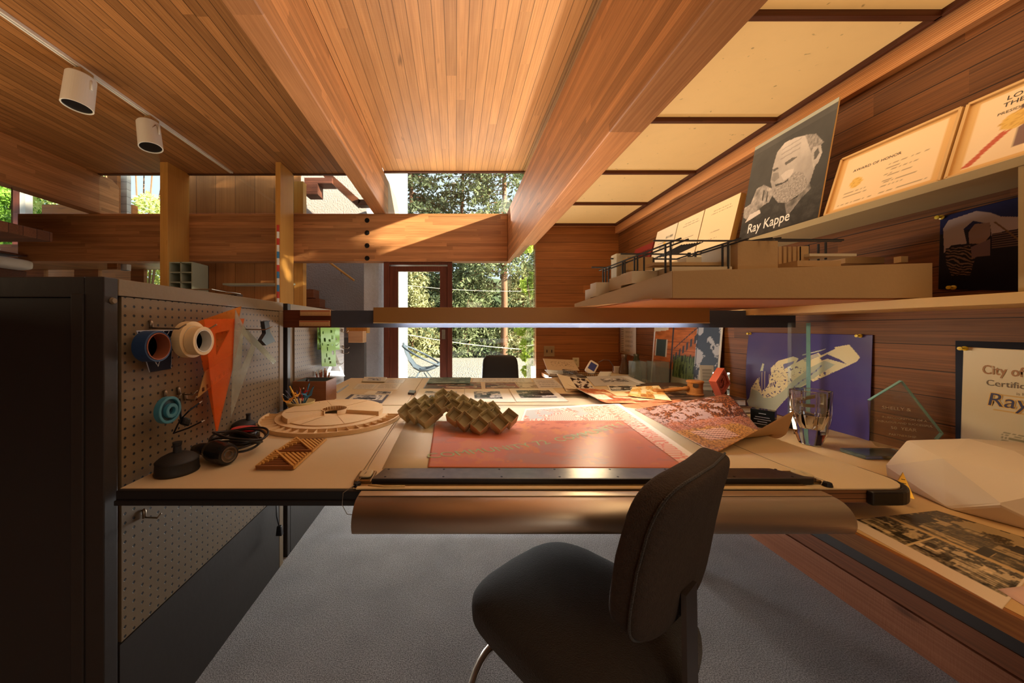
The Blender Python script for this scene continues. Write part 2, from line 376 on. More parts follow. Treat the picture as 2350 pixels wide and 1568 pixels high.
# ------------------------------------------------------------------ beams
bm = BM(); prism(bm, [(.651, YB, 1.95), (.795, YB, 1.95), (.795, YB, 2.575), (.651, YB, 2.575)], (0, 3.42-YB, 0))
o = obj('ceiling_beam', bm, beamY, bevel=.006); tag(o, 'deep laminated timber beam running away along the translucent ceiling panels', 'beam')
bm = BM(); prism(bm, [(.652, 3.42, 1.95), (.70, 3.42, 1.95), (.70, 3.42, 2.575), (.652, 3.42, 2.575)], (0, .94, 0)); box(bm, .70, .795, 3.42, 4.23, 2.0, 2.575)
c = obj('beam_extension', bm, beamY, bevel=.003, parent=None); c.parent = o
bm = BM()
pts = [(-.87, 2.545), (-.87, 3.03)]
box(bm, -1.02, -.87, YB, 4.4, 2.545, 3.03)
o = obj('ceiling_beam', bm, beamY, bevel=.008); tag(o, 'honey coloured timber beam crossing over the bolted beam between the two wooden ceilings', 'beam')
bm = BM(); prof = [(4.4, 2.545), (5.5, 2.545), (5.5, 2.60), (5.42, 2.78), (5.25, 2.92), (5.0, 3.03), (4.4, 3.03)]
prism(bm, [(-1.02, y, z) for y, z in prof], (.15, 0, 0)); c = obj('beam_tail', bm, pm('weathered_timber', (170, 140, 112), .7, var=.2, scale=20)); c.parent = o
bm = BM(); prism(bm, [(-4.57, y, z) for y, z in [(YB, 2.545), (4.47, 2.545), (4.47, 2.97), (4.38, 3.03), (YB, 3.03)]], (.15, 0, 0))
o = obj('ceiling_beam', bm, beamY, bevel=.006); tag(o, 'shadowed timber beam at far left with a clipped end near the side window', 'beam')
bm = BM(); box(bm, -5.45, .65, 4.23, 4.36, 1.95, 2.545)
o = obj('cross_beam', bm, beamX, bevel=.005); tag(o, 'wide horizontal timber beam spanning the room with four dark bolts', 'beam')
for y_ in (506, 534.5, 564, 593):
    p = P(842.5, y_, 4.23); bm = BM(); lathe(bm, [(0, -.014), (.014, -.013), (.016, -.006), (.03, -.004), (.03, .0)], p, 18, (0, 1, 0))
    obj('bolt', bm, pm('blackened_bolt', (40, 36, 34), .35, .8), o, smooth=False)

# ------------------------------------------------------------------ translucent panels over the right-hand bay
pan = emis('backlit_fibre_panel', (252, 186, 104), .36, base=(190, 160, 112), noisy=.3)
ys = [3.51-.587*i for i in range(0, 11)]
for i in range(10):
    y1, y0 = ys[i]-.012, ys[i+1]+.012
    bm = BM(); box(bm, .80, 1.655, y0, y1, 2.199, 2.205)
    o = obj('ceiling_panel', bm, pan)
    if i < 6:
        lab = ['pale translucent ceiling panel nearest the wooden back wall', 'second translucent ceiling panel out from the back wall', 'amber ceiling panel above the small framed certificates', 'large amber ceiling panel left of the top of the portrait poster',
               'big glowing ceiling panel between two dark bars at upper right', 'cropped glowing ceiling panel at the top edge of the photo'][i]
        tag(o, lab, 'ceiling panel', 'translucent ceiling panels')
    else: o['kind'] = 'structure'; o.name = 'ceiling_panel_rear'
bm = BM()
for y in ys: box(bm, .80, 1.655, y-.012, y+.012, 2.178, 2.2)
struct('trim_7', bm, darkwood, bevel=.002)
bm = BM(); box(bm, 1.645, 1.664, YB, 3.53, 2.178, 2.21); box(bm, .796, .81, YB, 3.53, 2.178, 2.3); struct('trim_8', bm, darkwoodY, bevel=.002)

# ------------------------------------------------------------------ glazing
bm = BM(); box(bm, .80, .806, YB, 4.18, 2.575, 3.03); struct('window_1', bm, wglass)
bm = BM(); box(bm, -.87, .80, 4.16, 4.166, 2.545, 3.02); struct('window_2', bm, wglass)
bm = BM(); prism(bm, [(.825, 3.56, 0), (.90, 4.30, 0), (.90, 4.30, 1.95), (.825, 3.56, 1.95)], (.008, 0, 0)); box(bm, .62, .90, 4.30, 4.306, 1.95, 2.6); struct('window_3', bm, wglass)
Yd = 4.30
X = lambda px, Y=Yd: (px-CX)/F*Y
bm = BM(); box(bm, X(1038), .90, Yd, Yd+.008, 0, 1.95); struct('window_4', bm, wglass)
bm = BM(); box(bm, X(882), X(894), 4.26, 4.40, 0, 1.95); box(bm, X(1027), X(1038), 4.26, 4.40, 0, 1.95); box(bm, X(882), X(1038), 4.27, 4.40, 1.915, 1.95); struct('trim_9', bm, darkwoodZ, bevel=.003)
d = BM()
for a, b_, z0, z1 in ((894, 913.5, 0, 1.9), (1009.5, 1027, 0, 1.9), (913.5, 1009.5, 1.835, 1.9), (913.5, 1009.5, 0, .18)): box(d, X(a), X(b_), 4.29, 4.34, z0, z1)
dr = struct('door_1', d, darkwoodZ, bevel=.003)
bm = BM(); box(bm, X(913), X(1010), 4.31, 4.318, .17, 1.84); c = obj('glass_pane', bm, wglass); c.parent = dr
bm = BM(); box(bm, X(1014), X(1022), 4.275, 4.29, .98, 1.10); lathe(bm, [(0, -.05), (.012, -.05), (.012, 0)], (X(1018), 4.29, 1.04), 12, (0, 1, 0)); c = obj('door_latch', bm, steel); c.parent = dr
# upper left clerestory
bm = BM(); box(bm, -7.8, -1.05, 4.215, 4.221, 2.55, 3.02); struct('window_5', bm, wglass)
bm = BM(); box(bm, X(277, 4.6), X(291, 4.6), 4.6, 4.66, 1.9, 3.2); struct('wall_outer', bm, wood('white_siding', (214, 208, 200), (190, 184, 178), 'X', 'Z', .1, .03, .6, .1, 3.))
bm = BM(); box(bm, X(255, 4.55), X(277, 4.55), 4.5, 4.55, 1.9, 3.2); struct('trim_10', bm, wallB_w)
# timber-clad wing seen at far left, through and below the beams
bm = BM(); box(bm, -7.3, -5.7, 6.0, 6.1, 0, 3.3); struct('wall_outer', bm, wallB_w)
bm = BM(); box(bm, P(28, 0, 5.6).x, P(44, 0, 5.6).x, 5.6, 5.7, 0, 3.6); struct('trim_11', bm, darkwoodZ)
bm = BM(); box(bm, P(45, 0, 5.6).x, P(58, 0, 5.6).x, 5.6, 5.7, 0, 3.6); struct('trim_12', bm, pm('pale_jamb', (206, 196, 184), .6))
bm = BM()
for a, b_ in ((0, 100), (170, 225), (300, 330)): box(bm, P(a, 0, 5.2).x, P(b_, 0, 5.2).x, 5.2, 5.26, 0, 2.2)
box(bm, P(0, 0, 5.2).x, P(420, 0, 5.2).x, 5.2, 5.26, 2.02, 2.4); box(bm, P(0, 0, 5.2).x, P(420, 0, 5.2).x, 5.2, 5.26, 0, 1.2)
struct('wall_rear', bm, wallB_w)
bm = BM(); box(bm, P(0, 0, 5.2).x, P(420, 0, 5.2).x, 5.22, 5.225, 1.2, 2.02); struct('window_6', bm, wglass)
bm = BM(); prism(bm, [(-8, 4.4, 1.97), (-3.4, 4.4, 1.97), (-3.4, 5.2, 2.02), (-8, 5.2, 2.02)], (0, 0, .04)); struct('ceiling', bm, ceilL_w)

# suspended timber slab at far left
bm = BM(); box(bm, -5.6, -4.26, .6, 3.6, 2.03, 2.13)
o = obj('hanging_shelf', bm, wood('edge_block_timber', (130, 82, 54), (92, 56, 38), 'X', 'Y', .11, .03, .6, .5, 4.), bevel=.01); tag(o, 'thick timber slab shelf hanging in front of the beam at far left', 'shelf')
for y in (.9, 3.45):
    bm = BM(); tube(bm, [(-4.5, y, 2.12), (-4.5, y, 3.03)] if y < 1 else [(-4.5, 3.45, 2.12), (-4.5, 3.45, 2.545)], .006, 8); c = obj('hanger_rod', bm, steel); c.parent = o
bm = BM(); box(bm, -5.6, P(38, 0, 4.1).x, 3.6, 4.2, 0, 1.82); o = obj('storage_cabinet', bm, darkwood, bevel=.01); tag(o, 'dark wooden cabinet under the hanging slab at the left edge', 'cabinet')
bm = BM(); superpad(bm, (.28, 0, 0), (0, .2, 0), (0, 0, .065), (-5.42, 4.0, 1.885)); o = obj('cushion', bm, pm('cream_cloth', (214, 202, 186), .9, var=.05, bump=.1), smooth=True); tag(o, 'pale rolled cushion on the dark cabinet at the left edge', 'cushion')
bm = BM(); box(bm, -5.6, P(38, 0, 4.1).x, 3.65, 4.2, 2.0, 2.02); struct('trim_13', bm, darkwood)

# ------------------------------------------------------------------ tall plywood fins and the closet between them
def fin(x0, x1, y0, y1, lab):
    bm = BM(); box(bm, x0, x1, y0, y1, 0, 3.03); o = obj('plywood_fin', bm, orangeply, bevel=.002); tag(o, lab, 'partition panel'); return o
fin(-3.399, -3.31, 3.91, 4.23, 'wide orange plywood upright beside the grey pigeonhole box')
fin(-2.07, -2.012, 3.91, 4.228, 'orange plywood upright with the striped measuring rod on its edge')
fin(-2.10, -1.98, 4.42, 4.52, 'orange plywood jamb behind the bolted beam beside the stucco wall')
bm = BM(); box(bm, -3.60, -2.08, 4.54, 4.58, 0, 3.3); o = obj('closet_lining', bm, closet_w); tag(o, 'brown panelled closet back between the two orange uprights', 'panelling')
bm = BM(); box(bm, -3.0, -2.08, 4.38, 4.53, 1.675, 1.697); o = obj('closet_shelf', bm, pm('pale_green_paint', (176, 176, 150), .5)); tag(o, 'thin pale shelf in the closet below the bolted beam', 'shelf')
# pigeonhole box
pg = thing('pigeonhole_box', 'grey green pigeonhole box fixed beside the wide orange upright', 'box', (-3.145, 3.94, 1.3))
gp = pm('grey_green_paint', (150, 150, 126), .55, var=.05)
bm = BM(); x0, x1, y0, y1, z0, z1 = -3.3095, -3.04, 3.93, 4.19, 1.30, 1.885; t = .012
for a in (x0, (x0+x1)/2-t/2, x1-t): box(bm, a, a+t, y0, y1, z0, z1)
n = 5
for i in range(n+1): zz = z0+(z1-z0-t)*i/n; box(bm, x0+t, x1-t, y0, y1, zz, zz+t)
box(bm, x0, x1, y1-.01, y1, z0, z1); obj('carcass', bm, gp, pg)
# striped rod on the fin edge
rd = thing('striped_rod', 'thin red white and blue striped measuring rod leaning on the orange upright', 'rod', (-2.05, 3.9, 1.35))
x_ = P(638.5, 0, 3.905).x; cols = [(200, 60, 50), (226, 220, 210), (200, 60, 50), (226, 220, 210), (60, 130, 180), (226, 220, 210), (200, 60, 50), (60, 130, 180), (226, 220, 210), (60, 130, 180), (200, 60, 50), (226, 220, 210)]
zt, zb = P(0, 517, 3.905).z, P(0, 700, 3.905).z; random.seed(3)
for i, c in enumerate(cols):
    a = zt-(zt-zb)*i/len(cols); b_ = zt-(zt-zb)*(i+1)/len(cols) if i < len(cols)-1 else .0; bm = BM(); box(bm, x_-.011, x_+.011, 3.893, 3.908, b_, a); obj('stripe', bm, pm('rod_%d_%d_%d' % c, c, .4), rd)
# ------------------------------------------------------------------ stair hall seen behind the bolted beam
stucco = pm('rough_stucco', (150, 140, 134), .95, var=.12, scale=30, bump=1., bscale=45)
bm = BM(); box(bm, -3.0, -1.36, 5.2, 5.4, 0, 4.6); struct('wall_outer', bm, stucco)
conc = pm('rough_concrete', (196, 196, 196), .9, var=.14, scale=26, bump=.8, bscale=70)
bm = BM(); cx0, cx1 = -1.21, -.90; pr = [(cx0, 4.5)]+[(cx1-.16+.16*sin(R(a)), 4.72-.22*cos(R(a))) for a in range(0, 91, 15)]+[(cx1, 5.15), (cx0, 5.15)]
prism(bm, [(x, y, 0) for x, y in pr], (0, 0, 2.54)); o = obj('concrete_column', bm, conc); tag(o, 'rounded rough concrete column left of the glass door', 'column')
whitew = pm('sunlit_white_stucco', (206, 206, 206), .9, var=.04, bump=.2)
bm = BM(); box(bm, -1.9, P(933, 0, 6.6).x, 6.6, 6.75, 0, 6.5); struct('wall_outer', bm, whitew)
bm = BM(); a, b_ = P(748, 400, 4.8), P(826, 470, 4.8); dv = (b_-a); nrm = V((-dv.z, 0, dv.x)).normalized()
obox(bm, (a+b_)/2, dv/2, (0, .06, 0), nrm*.045); obox(bm, P(836, 468, 4.8), (.07, 0, 0), (0, .06, 0), (0, 0, .04))
struct('trim_14', bm, darkwood)
bm = BM(); q0, q1 = P(702, 0, 4.75).x, P(765, 0, 4.75).x; box(bm, q0, q1, 4.7, 4.9, P(0, 424, 4.75).z, 3.2); box(bm, q0, P(732, 0, 4.75).x, 4.7, 4.9, P(0, 449, 4.75).z, P(0, 424, 4.75).z); struct('trim_15', bm, wood('eave_boards', (120, 70, 52), (80, 46, 36), 'X', 'Z', .03, .05, .6, .3, 2.))
hr = thing('stair_handrail', 'slim wooden handrail sloping down the rough stucco wall', 'handrail', P(790, 640, 5.1))
bm = BM(); tube(bm, [P(750, 598, 5.1), P(813, 644, 5.1)], .016, 10); obj('rail', bm, orangeply, hr)
bm = BM(); tube(bm, [P(783, 622, 5.1), P(783, 628, 5.15), P(783, 628, 5.2)], .008, 8); obj('rail_bracket', bm, steel, hr)
st = thing('timber_stair', 'stepped finger jointed timber treads in front of the stucco wall', 'stairs', P(730, 700, 4.9))
bm = BM(); box(bm, P(700, 0, 4.9).x-.3, P(728, 0, 4.9).x, 4.82, 4.98, 0, P(0, 735, 4.9).z-.12); obj('stringer', bm, darkwood, st)
for k in range(4):
    bm = BM(); zt = P(0, 666+k*21, 4.9).z; xe = P(726+k*14, 0, 4.9).x
    box(bm, P(700, 0, 4.9).x-.3, xe, 4.8, 5.0, zt-.12, zt)
    for q in range(8): box(bm, xe-.1*q*.6-.06, xe-.1*q*.6-.045, 4.797, 5.0, zt-.05, zt+.004)
    obj('tread', bm, wood('stair_timber', (150, 92, 60), (112, 66, 42), 'X', 'Z', .12, 0, .6, .2, 1.), st)
bm = BM(); box(bm, P(792, 0, 4.0).x, P(840, 0, 4.0).x, 4.05, 4.18, P(0, 765, 4.0).z, P(0, 752, 4.0).z+.12); struct('trim_16', bm, orangeply)
bm = BM(); box(bm, P(799, 0, 3.9).x, P(833, 0, 3.9).x, 3.9, 4.05, P(0, 787, 3.9).z, P(0, 760, 3.9).z); struct('trim_17', bm, wood('pale_block', (206, 160, 116), (180, 132, 90), 'X', 'Z', .1, 0, .5, .1, 3.), bevel=.004)
bm = BM(); box(bm, P(780, 0, 4.1).x, P(836, 0, 4.1).x, 4.1, 4.2, 0, P(0, 775, 4.1).z); struct('wall_low', bm, pm('dark_grey_render', (86, 80, 74), .9, bump=.3, scale=20))

# ------------------------------------------------------------------ track and spotlights
tk = thing('lighting_track', 'long white lighting track on the left wooden ceiling', 'lighting track', (-2.73, 1.5, 3.03))
bm = BM(); box(bm, -2.748, -2.735, YB, 4.15, 3.008, 3.029); box(bm, -2.725, -2.712, YB, 4.15, 3.008, 3.029); obj('rail', bm, white, tk)
bm = BM(); box(bm, -2.735, -2.725, YB, 4.15, 3.016, 3.029); obj('slot', bm, pm('track_slot', (90, 84, 78), .5), tk)
def spot(Y, tilt, lab):
    t = thing('track_spotlight', lab, 'spotlight', (-2.73, Y, 3.008), 0, 'spotlights on the track')
    bm = BM(); box(bm, -2.76, -2.70, Y-.02, Y+.07, 2.955, 3.006); obj('mounting_block', bm, pm('aged_brass_block', (190, 150, 96), .4, .3), t, bevel=.004)
    bm = BM(); tube(bm, [(-2.74, Y+.03, 2.957), (-2.70, Y+.02, 2.945), (-2.655, Y, 2.93), (-2.632, Y-.01, 2.90), (-2.632, Y-.01, 2.84)], .007, 8); obj('yoke', bm, white, t, smooth=True)
    M = Matrix.Translation((-2.72, Y-.01, 2.845)) @ Matrix.Rotation(R(tilt), 4, 'Y') @ Matrix.Rotation(R(-4), 4, 'X')
    bm = BM(); lathe(bm, [(0, .10), (.078, .10), (.082, .094), (.086, -.13), (.078, -.13), (.074, -.05)], (0, 0, 0), 40); bm.transform(M); obj('lamp_housing', bm, white, t, smooth=False, label='cream cylindrical lamp housing')
    bm = BM(); lathe(bm, [(0, -.06), (.077, -.06), (.077, -.125)], (0, 0, 0), 32); bm.transform(M); obj('baffle', bm, pm('black_baffle', (12, 11, 11), .4), t)
    bm = BM(); tube(bm, [(-2.70, Y+.03, 2.96), (-2.66, Y+.01, 2.935), (-2.65, Y-.03, 2.91), (-2.655, Y-.05, 2.88), (-2.67, Y-.04, 2.90)], .0035, 6); obj('wire', bm, pm('brown_wire', (120, 84, 56), .5), t, smooth=True)
spot(2.47, 3, 'larger cream cylindrical spotlight, the nearer of two on the track')
spot(3.03, -10, 'smaller tilted cream spotlight, the farther of two on the track')

# ------------------------------------------------------------------ light switch and outlet on the back wall
def plate(name, x, y, w, h, lab, cat, n):
    p = P(x, y, 3.54); t = thing(name, lab, cat, p); w = w*3.54/F/2; h = h*3.54/F/2
    bm = BM(); box(bm, p.x-w, p.x+w, 3.532, 3.539, p.z-h, p.z+h); obj('cover_plate', bm, pm('ivory_plate' if n == 1 else 'bronze_plate', (206, 190, 150) if n == 1 else (150, 120, 78), .4, .0), t, bevel=.002)
    if n == 2:
        for s in (-.45, .45): bm = BM(); box(bm, p.x+s*w-.005, p.x+s*w+.005, 3.522, 3.533, p.z-.014, p.z+.014); obj('toggle', bm, pm('brown_toggle', (86, 56, 36), .4), t)
    else:
        for s in (-.45, .45): bm = BM(); lathe(bm, [(0, -.003), (.012, -.003), (.012, 0)], (p.x, 3.532, p.z+s*h), 16, (0, 1, 0)); obj('socket', bm, pm('socket_ivory', (176, 160, 122), .4), t)
plate('light_switch', 1260, 806, 24, 24, 'double toggle light switch plate on the wooden back wall', 'light switch', 2)
plate('power_outlet', 1321, 832, 15, 22, 'ivory power outlet on the wooden back wall beside the papers', 'outlet', 1)

# ================================================================== OUTSIDE
m, nt, b = newmat('pale_gravel'); tc = N(nt, 'ShaderNodeTexCoord'); vo = N(nt, 'ShaderNodeTexVoronoi'); vo.inputs['Scale'].default_value = 26; nt.links.new(tc.outputs['Object'], vo.inputs['Vector'])
nt.links.new(mixc(nt, vo.outputs['Distance'], lin((206, 196, 184)), lin((120, 112, 104))), b.inputs['Base Color']); b.inputs['Roughness'].default_value = .95
bp = N(nt, 'ShaderNodeBump'); bp.inputs['Distance'].default_value = .03; nt.links.new(vo.outputs['Distance'], bp.inputs['Height']); nt.links.new(bp.outputs[0], b.inputs['Normal'])
bm = BM(); box(bm, -14, 12, 4.42, 13, -.3, -.02); struct('terrace_ground', bm, m)
bm = BM(); box(bm, -60, 60, 13, 90, -1.6, -1.5); struct('hill_ground', bm, pm('leaf_litter', (92, 96, 62), .95, var=.3, scale=2, bump=.5))
# a bank of hillside behind the trees
bm = BM(); nx, ny = 60, 10; g = []
for j in range(ny+1):
    row = []
    for i in range(nx+1):
        x = -45+90*i/nx; t_ = j/ny; row.append(bm.verts.new((x, 30+t_*16+1.5*fb(x*.2, t_*3, 1), -1.6+9.2*sin(t_*pi/2)+1.6*fb(x*.15, t_*2, 5))))
    g.append(row)
for j in range(ny):
    for i in range(nx): bm.faces.new((g[j][i], g[j][i+1], g[j+1][i+1], g[j+1][i]))
struct('hillside', bm, pm('hillside_green', (74, 88, 58), .95, var=.5, scale=.8, bump=1., bscale=3))
bark = pm('redwood_bark', (128, 92, 70), .95, var=.3, scale=4, bump=.8, bscale=14)
def leafmat(name, c, tr=.35):
    if name in MC: return MC[name]
    m, nt, b = newmat(name); c = lin(c); tc = N(nt, 'ShaderNodeTexCoord'); ns = N(nt, 'ShaderNodeTexNoise'); ns.inputs['Scale'].default_value = 1.4; ns.inputs['Detail'].default_value = 4; nt.links.new(tc.outputs['Object'], ns.inputs[0])
    o = mixc(nt, ns.outputs[0], tuple(x*.6 for x in c), tuple(min(1, x*1.5) for x in c)); nt.links.new(o, b.inputs['Base Color']); b.inputs['Roughness'].default_value = .6
    t = N(nt, 'ShaderNodeBsdfTranslucent'); nt.links.new(o, t.inputs[0]); mx = N(nt, 'ShaderNodeMixShader'); mx.inputs[0].default_value = tr
    nt.links.new(b.outputs[0], mx.inputs[1]); nt.links.new(t.outputs[0], mx.inputs[2]); nt.links.new(mx.outputs[0], nt.nodes['Material Output'].inputs[0]); MC[name] = m; return m
def quads(name, items, mat_, parent):
    vs = []; fs = []
    for p, a, b_ in items:
        k = len(vs); vs += [p-a, p+b_, p+a, p-b_]; fs.append((k, k+1, k+2, k+3))
    mi = ROOTM[parent.name].inverted(); me = bpy.data.meshes.new(name); me.from_pydata([tuple(mi @ v) for v in vs], [], fs); me.update(); me.materials.append(mat_)
    o = bpy.data.objects.new(name, me); COL.objects.link(o); o.parent = parent; ROOTM[o.name] = ROOTM[parent.name].copy(); return o
def rv(r=1.): return V((random.gauss(0, r), random.gauss(0, r), random.gauss(0, r)))
def conifer(x, y, z0, h, r, n, c, lab, cat='tree', nb=70, tw=.16, group='redwoods beyond the terrace', low=.08, leaf=.09):
    t = thing('redwood_tree', lab, cat, (x, y, z0), 0, group)
    bm = BM(); k = 8; tube(bm, [(x+.15*fb(i, x), y, z0+h*i/k) for i in range(k+1)], [tw*(1-.85*i/k) for i in range(k+1)], 12); obj('trunk', bm, bark, t, smooth=True)
    items = []; bb = BM()
    for i in range(nb):
        f = low+(1-low)*(i+random.random())/nb; zz = z0+h*f; L_ = r*(1-f)**.6*random.uniform(.6, 1.1)+.2; a = random.random()*2*pi
        d = V((cos(a), sin(a), 0)); pts = [V((x, y, zz))+d*L_*s+V((0, 0, .12*L_*s-.42*L_*s*s)) for s in (0, .35, .7, 1)]
        tube(bb, pts, [.022, .015, .009, .004], 4)
        for q in range(max(6, int(n/nb*L_/r*1.6))):
            s = random.random()**.7; p = V((x, y, zz))+d*L_*s+V((0, 0, .12*L_*s-.42*L_*s*s)); side = V((-d.y, d.x, 0))*random.gauss(0, .16*L_+.05); p = p+side+V((0, 0, random.gauss(-.06, .10)))
            e1 = rv().normalized(); e2 = e1.cross(rv()).normalized(); sc = leaf*random.uniform(.5, 1.3); items.append((p, e1*sc*1.5, e2*sc*.55))
    obj('branch', bb, bark, t); quads('foliage', items, leafmat('leaf_%d_%d_%d' % c, c), t); return t
def bush(x, y, z, rx, rz, n, c, lab, name='leafy_shrub', cat='shrub', leaf=.07, group=None):
    t = thing(name, lab, cat, (x, y, z), 0, group); bm = BM()
    for k in range(7): a = random.random()*6.28; tube(bm, [(x, y, z), (x+.3*rx*cos(a), y+.3*rx*sin(a), z+rz*.9), (x+.7*rx*cos(a), y+.7*rx*sin(a), z+rz*1.6)], [.03, .02, .008], 5)
    obj('stem', bm, bark, t); items = []; cl = [(V((random.gauss(0, .45)*rx, random.gauss(0, .45)*rx, rz+random.gauss(0, .45)*rz)), random.uniform(.18, .4)) for _ in range(26)]
    for k in range(n):
        c0, cr = random.choice(cl); p = V((x, y, z))+c0+rv().normalized()*cr*rx*random.uniform(.6, 1.1); e1 = rv().normalized(); e2 = e1.cross(rv()).normalized(); s = leaf*random.uniform(.6, 1.4); items.append((p, e1*s*1.4, e2*s*.6))
    quads('foliage', items, leafmat('leaf_%d_%d_%d' % c, c), t); return t
random.seed(11)
gd, gm, gy = (78, 90, 62), (118, 128, 90), (172, 172, 126)
conifer(-2.0, 15.5, -1.5, 15.5, 3.0, 15000, gd, 'dark conifer left of centre beyond the terrace, nearest the white wall', nb=120, leaf=.085)
conifer(.35, 18.0, -1.5, 17, 3.4, 15000, gd, 'tall dark conifer seen behind the closed door edge and the clerestory centre', nb=120, leaf=.095)
conifer(P(1157, 0, 14.2).x, 14.2, -1.5, 15, 2.4, 9000, gm, 'redwood with a bare lower trunk behind the black desk chair', low=.33, tw=.17, nb=90, leaf=.075)
conifer(5.0, 16.5, -1.5, 15, 3.2, 11000, gd, 'conifer at the right side of the window, beside the wooden back wall', nb=110, leaf=.09)
conifer(-5.2, 20, -1.5, 16, 3., 5000, gd, 'distant conifer mostly behind the white outer wall')
def sap(x, y, h, r, n, c, lab): 
    conifer(x, y, -1.5, h, r, n, c, lab, group='young redwoods at the terrace edge', low=.02, leaf=.06, nb=110, tw=.06)
conifer(7.0, -1.2, 0, 9.5, 2.0, 14000, gd, 'conifer added out of view to the right, its foliage trims the sun patch', low=.15, leaf=.07, nb=110, group='redwoods beyond the terrace')  # unseen tree added so its foliage gives the sun patch a ragged edge
sap(-1.75, 14.0, 5.6, 1.9, 15000, gy, 'sunlit feathery young redwood seen through the glass door')
sap(.75, 14.9, 6.0, 2.0, 15000, gm, 'dense young redwood seen through the middle of the large pane')
sap(3.0, 15.2, 5.6, 1.9, 11000, gy, 'light green young redwood behind the bare redwood trunk')
sap(-3.9, 16.2, 5.2, 1.8, 4000, gm, 'young redwood partly hidden by the white outer wall')
bush(1.5, 6.2, 0, .42, 1.25, 3200, (176, 196, 84), 'bright bamboo clump against the corner glass', 'bamboo_clump', 'bamboo', leaf=.035)
bush(P(325, 0, 8.1).x, 8.1, .2, 1.3, 3.6, 24000, (190, 200, 120), 'pale bamboo thicket filling the small upper left window', 'bamboo_clump', 'bamboo', leaf=.034)
bush(P(85, 0, 8.4).x, 8.4, .2, 1.2, 3.7, 13000, (120, 160, 60), 'bright green bush in the far left window', 'leafy_bush', 'shrub', leaf=.038)
bush(P(5, 0, 9.6).x, 9.9, .2, 1.2, 3.7, 10000, (110, 140, 90), 'bluish green bush at the extreme left window', 'leafy_bush', 'shrub', leaf=.042)
for k, (y0, y1, lab) in enumerate(((766, 806, 'sagging pale cable seen below the lamp through the windows'), (657, 668, 'thin pale cable crossing the trees above the lamp'))):
    bm = BM(); a, b_ = P(880, y0-8, 12.2), P(1260, y1, 12.2); tube(bm, [a.lerp(b_, i/12)-V((0, 0, .12*sin(pi*i/12))) for i in range(13)], .014 if k == 0 else .007, 6); o = obj('overhead_cable', bm, white); tag(o, lab, 'cable')
# scoop chair on the terrace
def garden_chair(px, Yc, lab, flip=1):
    dk = pm('slate_blue_weave', (74, 84, 96), .6); x = (px-CX)/F*Yc
    t = thing('garden_chair', lab, 'garden chair', (x, Yc, -.02), R(0)); bm = BM(); hoop = []
    for i in range(40):
        a = 2*pi*i/40; u = cos(a)*.40; w = sin(a)*.34; hoop.append(V((x+flip*u*.78, Yc+w, .67-u*.40)))
    tube(bm, hoop, .016, 8, closed=True); obj('hoop_frame', bm, dk, t, smooth=True)
    bm = BM(); pr = [(-.31, .83, .05), (-.265, .70, .15), (-.20, .56, .20), (-.12, .45, .21), (-.02, .40, .21), (.10, .405, .20), (.22, .45, .17), (.31, .51, .06)]; gr = []
    for px_, pz_, hw in pr: gr.append([bm.verts.new((x+flip*px_, Yc+hw*k/4, pz_+.05*(k/4)**2)) for k in range(-4, 5)])
    for r0, r1 in zip(gr, gr[1:]):
        for k in range(8): bm.faces.new((r0[k], r0[k+1], r1[k+1], r1[k]))
    obj('sling', bm, dk, t, smooth=True, solid=.01)
    for sx, sy in ((-.17, .2), (-.17, -.2), (.24, .2), (.24, -.2)):
        bm = BM(); tube(bm, [(x+flip*sx*.2, Yc+sy*.8, .41), (x+flip*sx*.7, Yc+sy, .25), (x+flip*sx*1.35, Yc+sy*1.1, -.02)], .009, 6); obj('leg', bm, dk, t, smooth=True)
garden_chair(968, 5.6, 'slate blue hoop chair on the gravel seen through the glass door', 1)
# ================================================================== PARTITIONS ON THE LEFT
ZT = .737                                        # table top
peg = peg_mat()
cab = thing('storage_partition', 'dark brown storage partition with pegboard side in the left foreground', 'partition', (-1.2, 1.2, 0))
bm = BM(); box(bm, -1.9, -.835, .805, 1.62, .0, 1.225); obj('carcass', bm, brownd, cab)
bm = BM()                                         # front frame
box(bm, -.865, -.82, .793, .826, 0, 1.24); box(bm, -1.9, -.866, .793, .806, 1.192, 1.24); box(bm, -.895, -.866, .790, .806, 0, 1.2)
obj('front_frame', bm, brownd, cab, bevel=.002)
bm = BM(); box(bm, -1.9, -.896, .797, .806, .02, 1.19); obj('front_panel', bm, pm('charcoal_brown_panel', (40, 35, 33), .45, var=.1, scale=3), cab)
bm = BM(); box(bm, -.865, -.82, .827, 1.62, 1.199, 1.24); obj('top_rail', bm, brownp, cab, bevel=.002)
bm = BM(); box(bm, -.865, -.82, 1.585, 1.62, .0, 1.198); obj('end_stile', bm, brownp, cab, bevel=.002)
bm = BM(); box(bm, -.834, -.823, .838, 1.584, .345, 1.197); obj('pegboard', bm, peg, cab, label='perforated brown pegboard')
bm = BM(); box(bm, -.834, -.821, .832, 1.584, .0, .343); obj('lower_panel', bm, brownd, cab)
bm = BM(); box(bm, -1.9, -.868, .81, 1.6, 1.226, 1.238); obj('top_panel', bm, brownp, cab)
bm = BM(); lathe(bm, [(0, .006), (.006, .006), (.008, 0)], (-.819, .812, 1.185), 14, (1, 0, 0)); obj('round_button', bm, brownp, cab)
pt2 = thing('pegboard_partition', 'second low brown pegboard partition beyond the gap behind the pen bowl', 'partition', (-.85, 2.1, 0))
bm = BM(); box(bm, -.875, -.83, 1.69, 2.52, 0, 1.205); obj('core', bm, brownp, pt2)
bm = BM(); box(bm, -.875, -.82, 1.69, 2.52, 1.206, 1.24); obj('top_rail', bm, brownp, pt2, bevel=.002)
bm = BM(); box(bm, -.875, -.82, 1.66, 1.69, 0, 1.24); obj('end_stile', bm, brownd, pt2, bevel=.002)
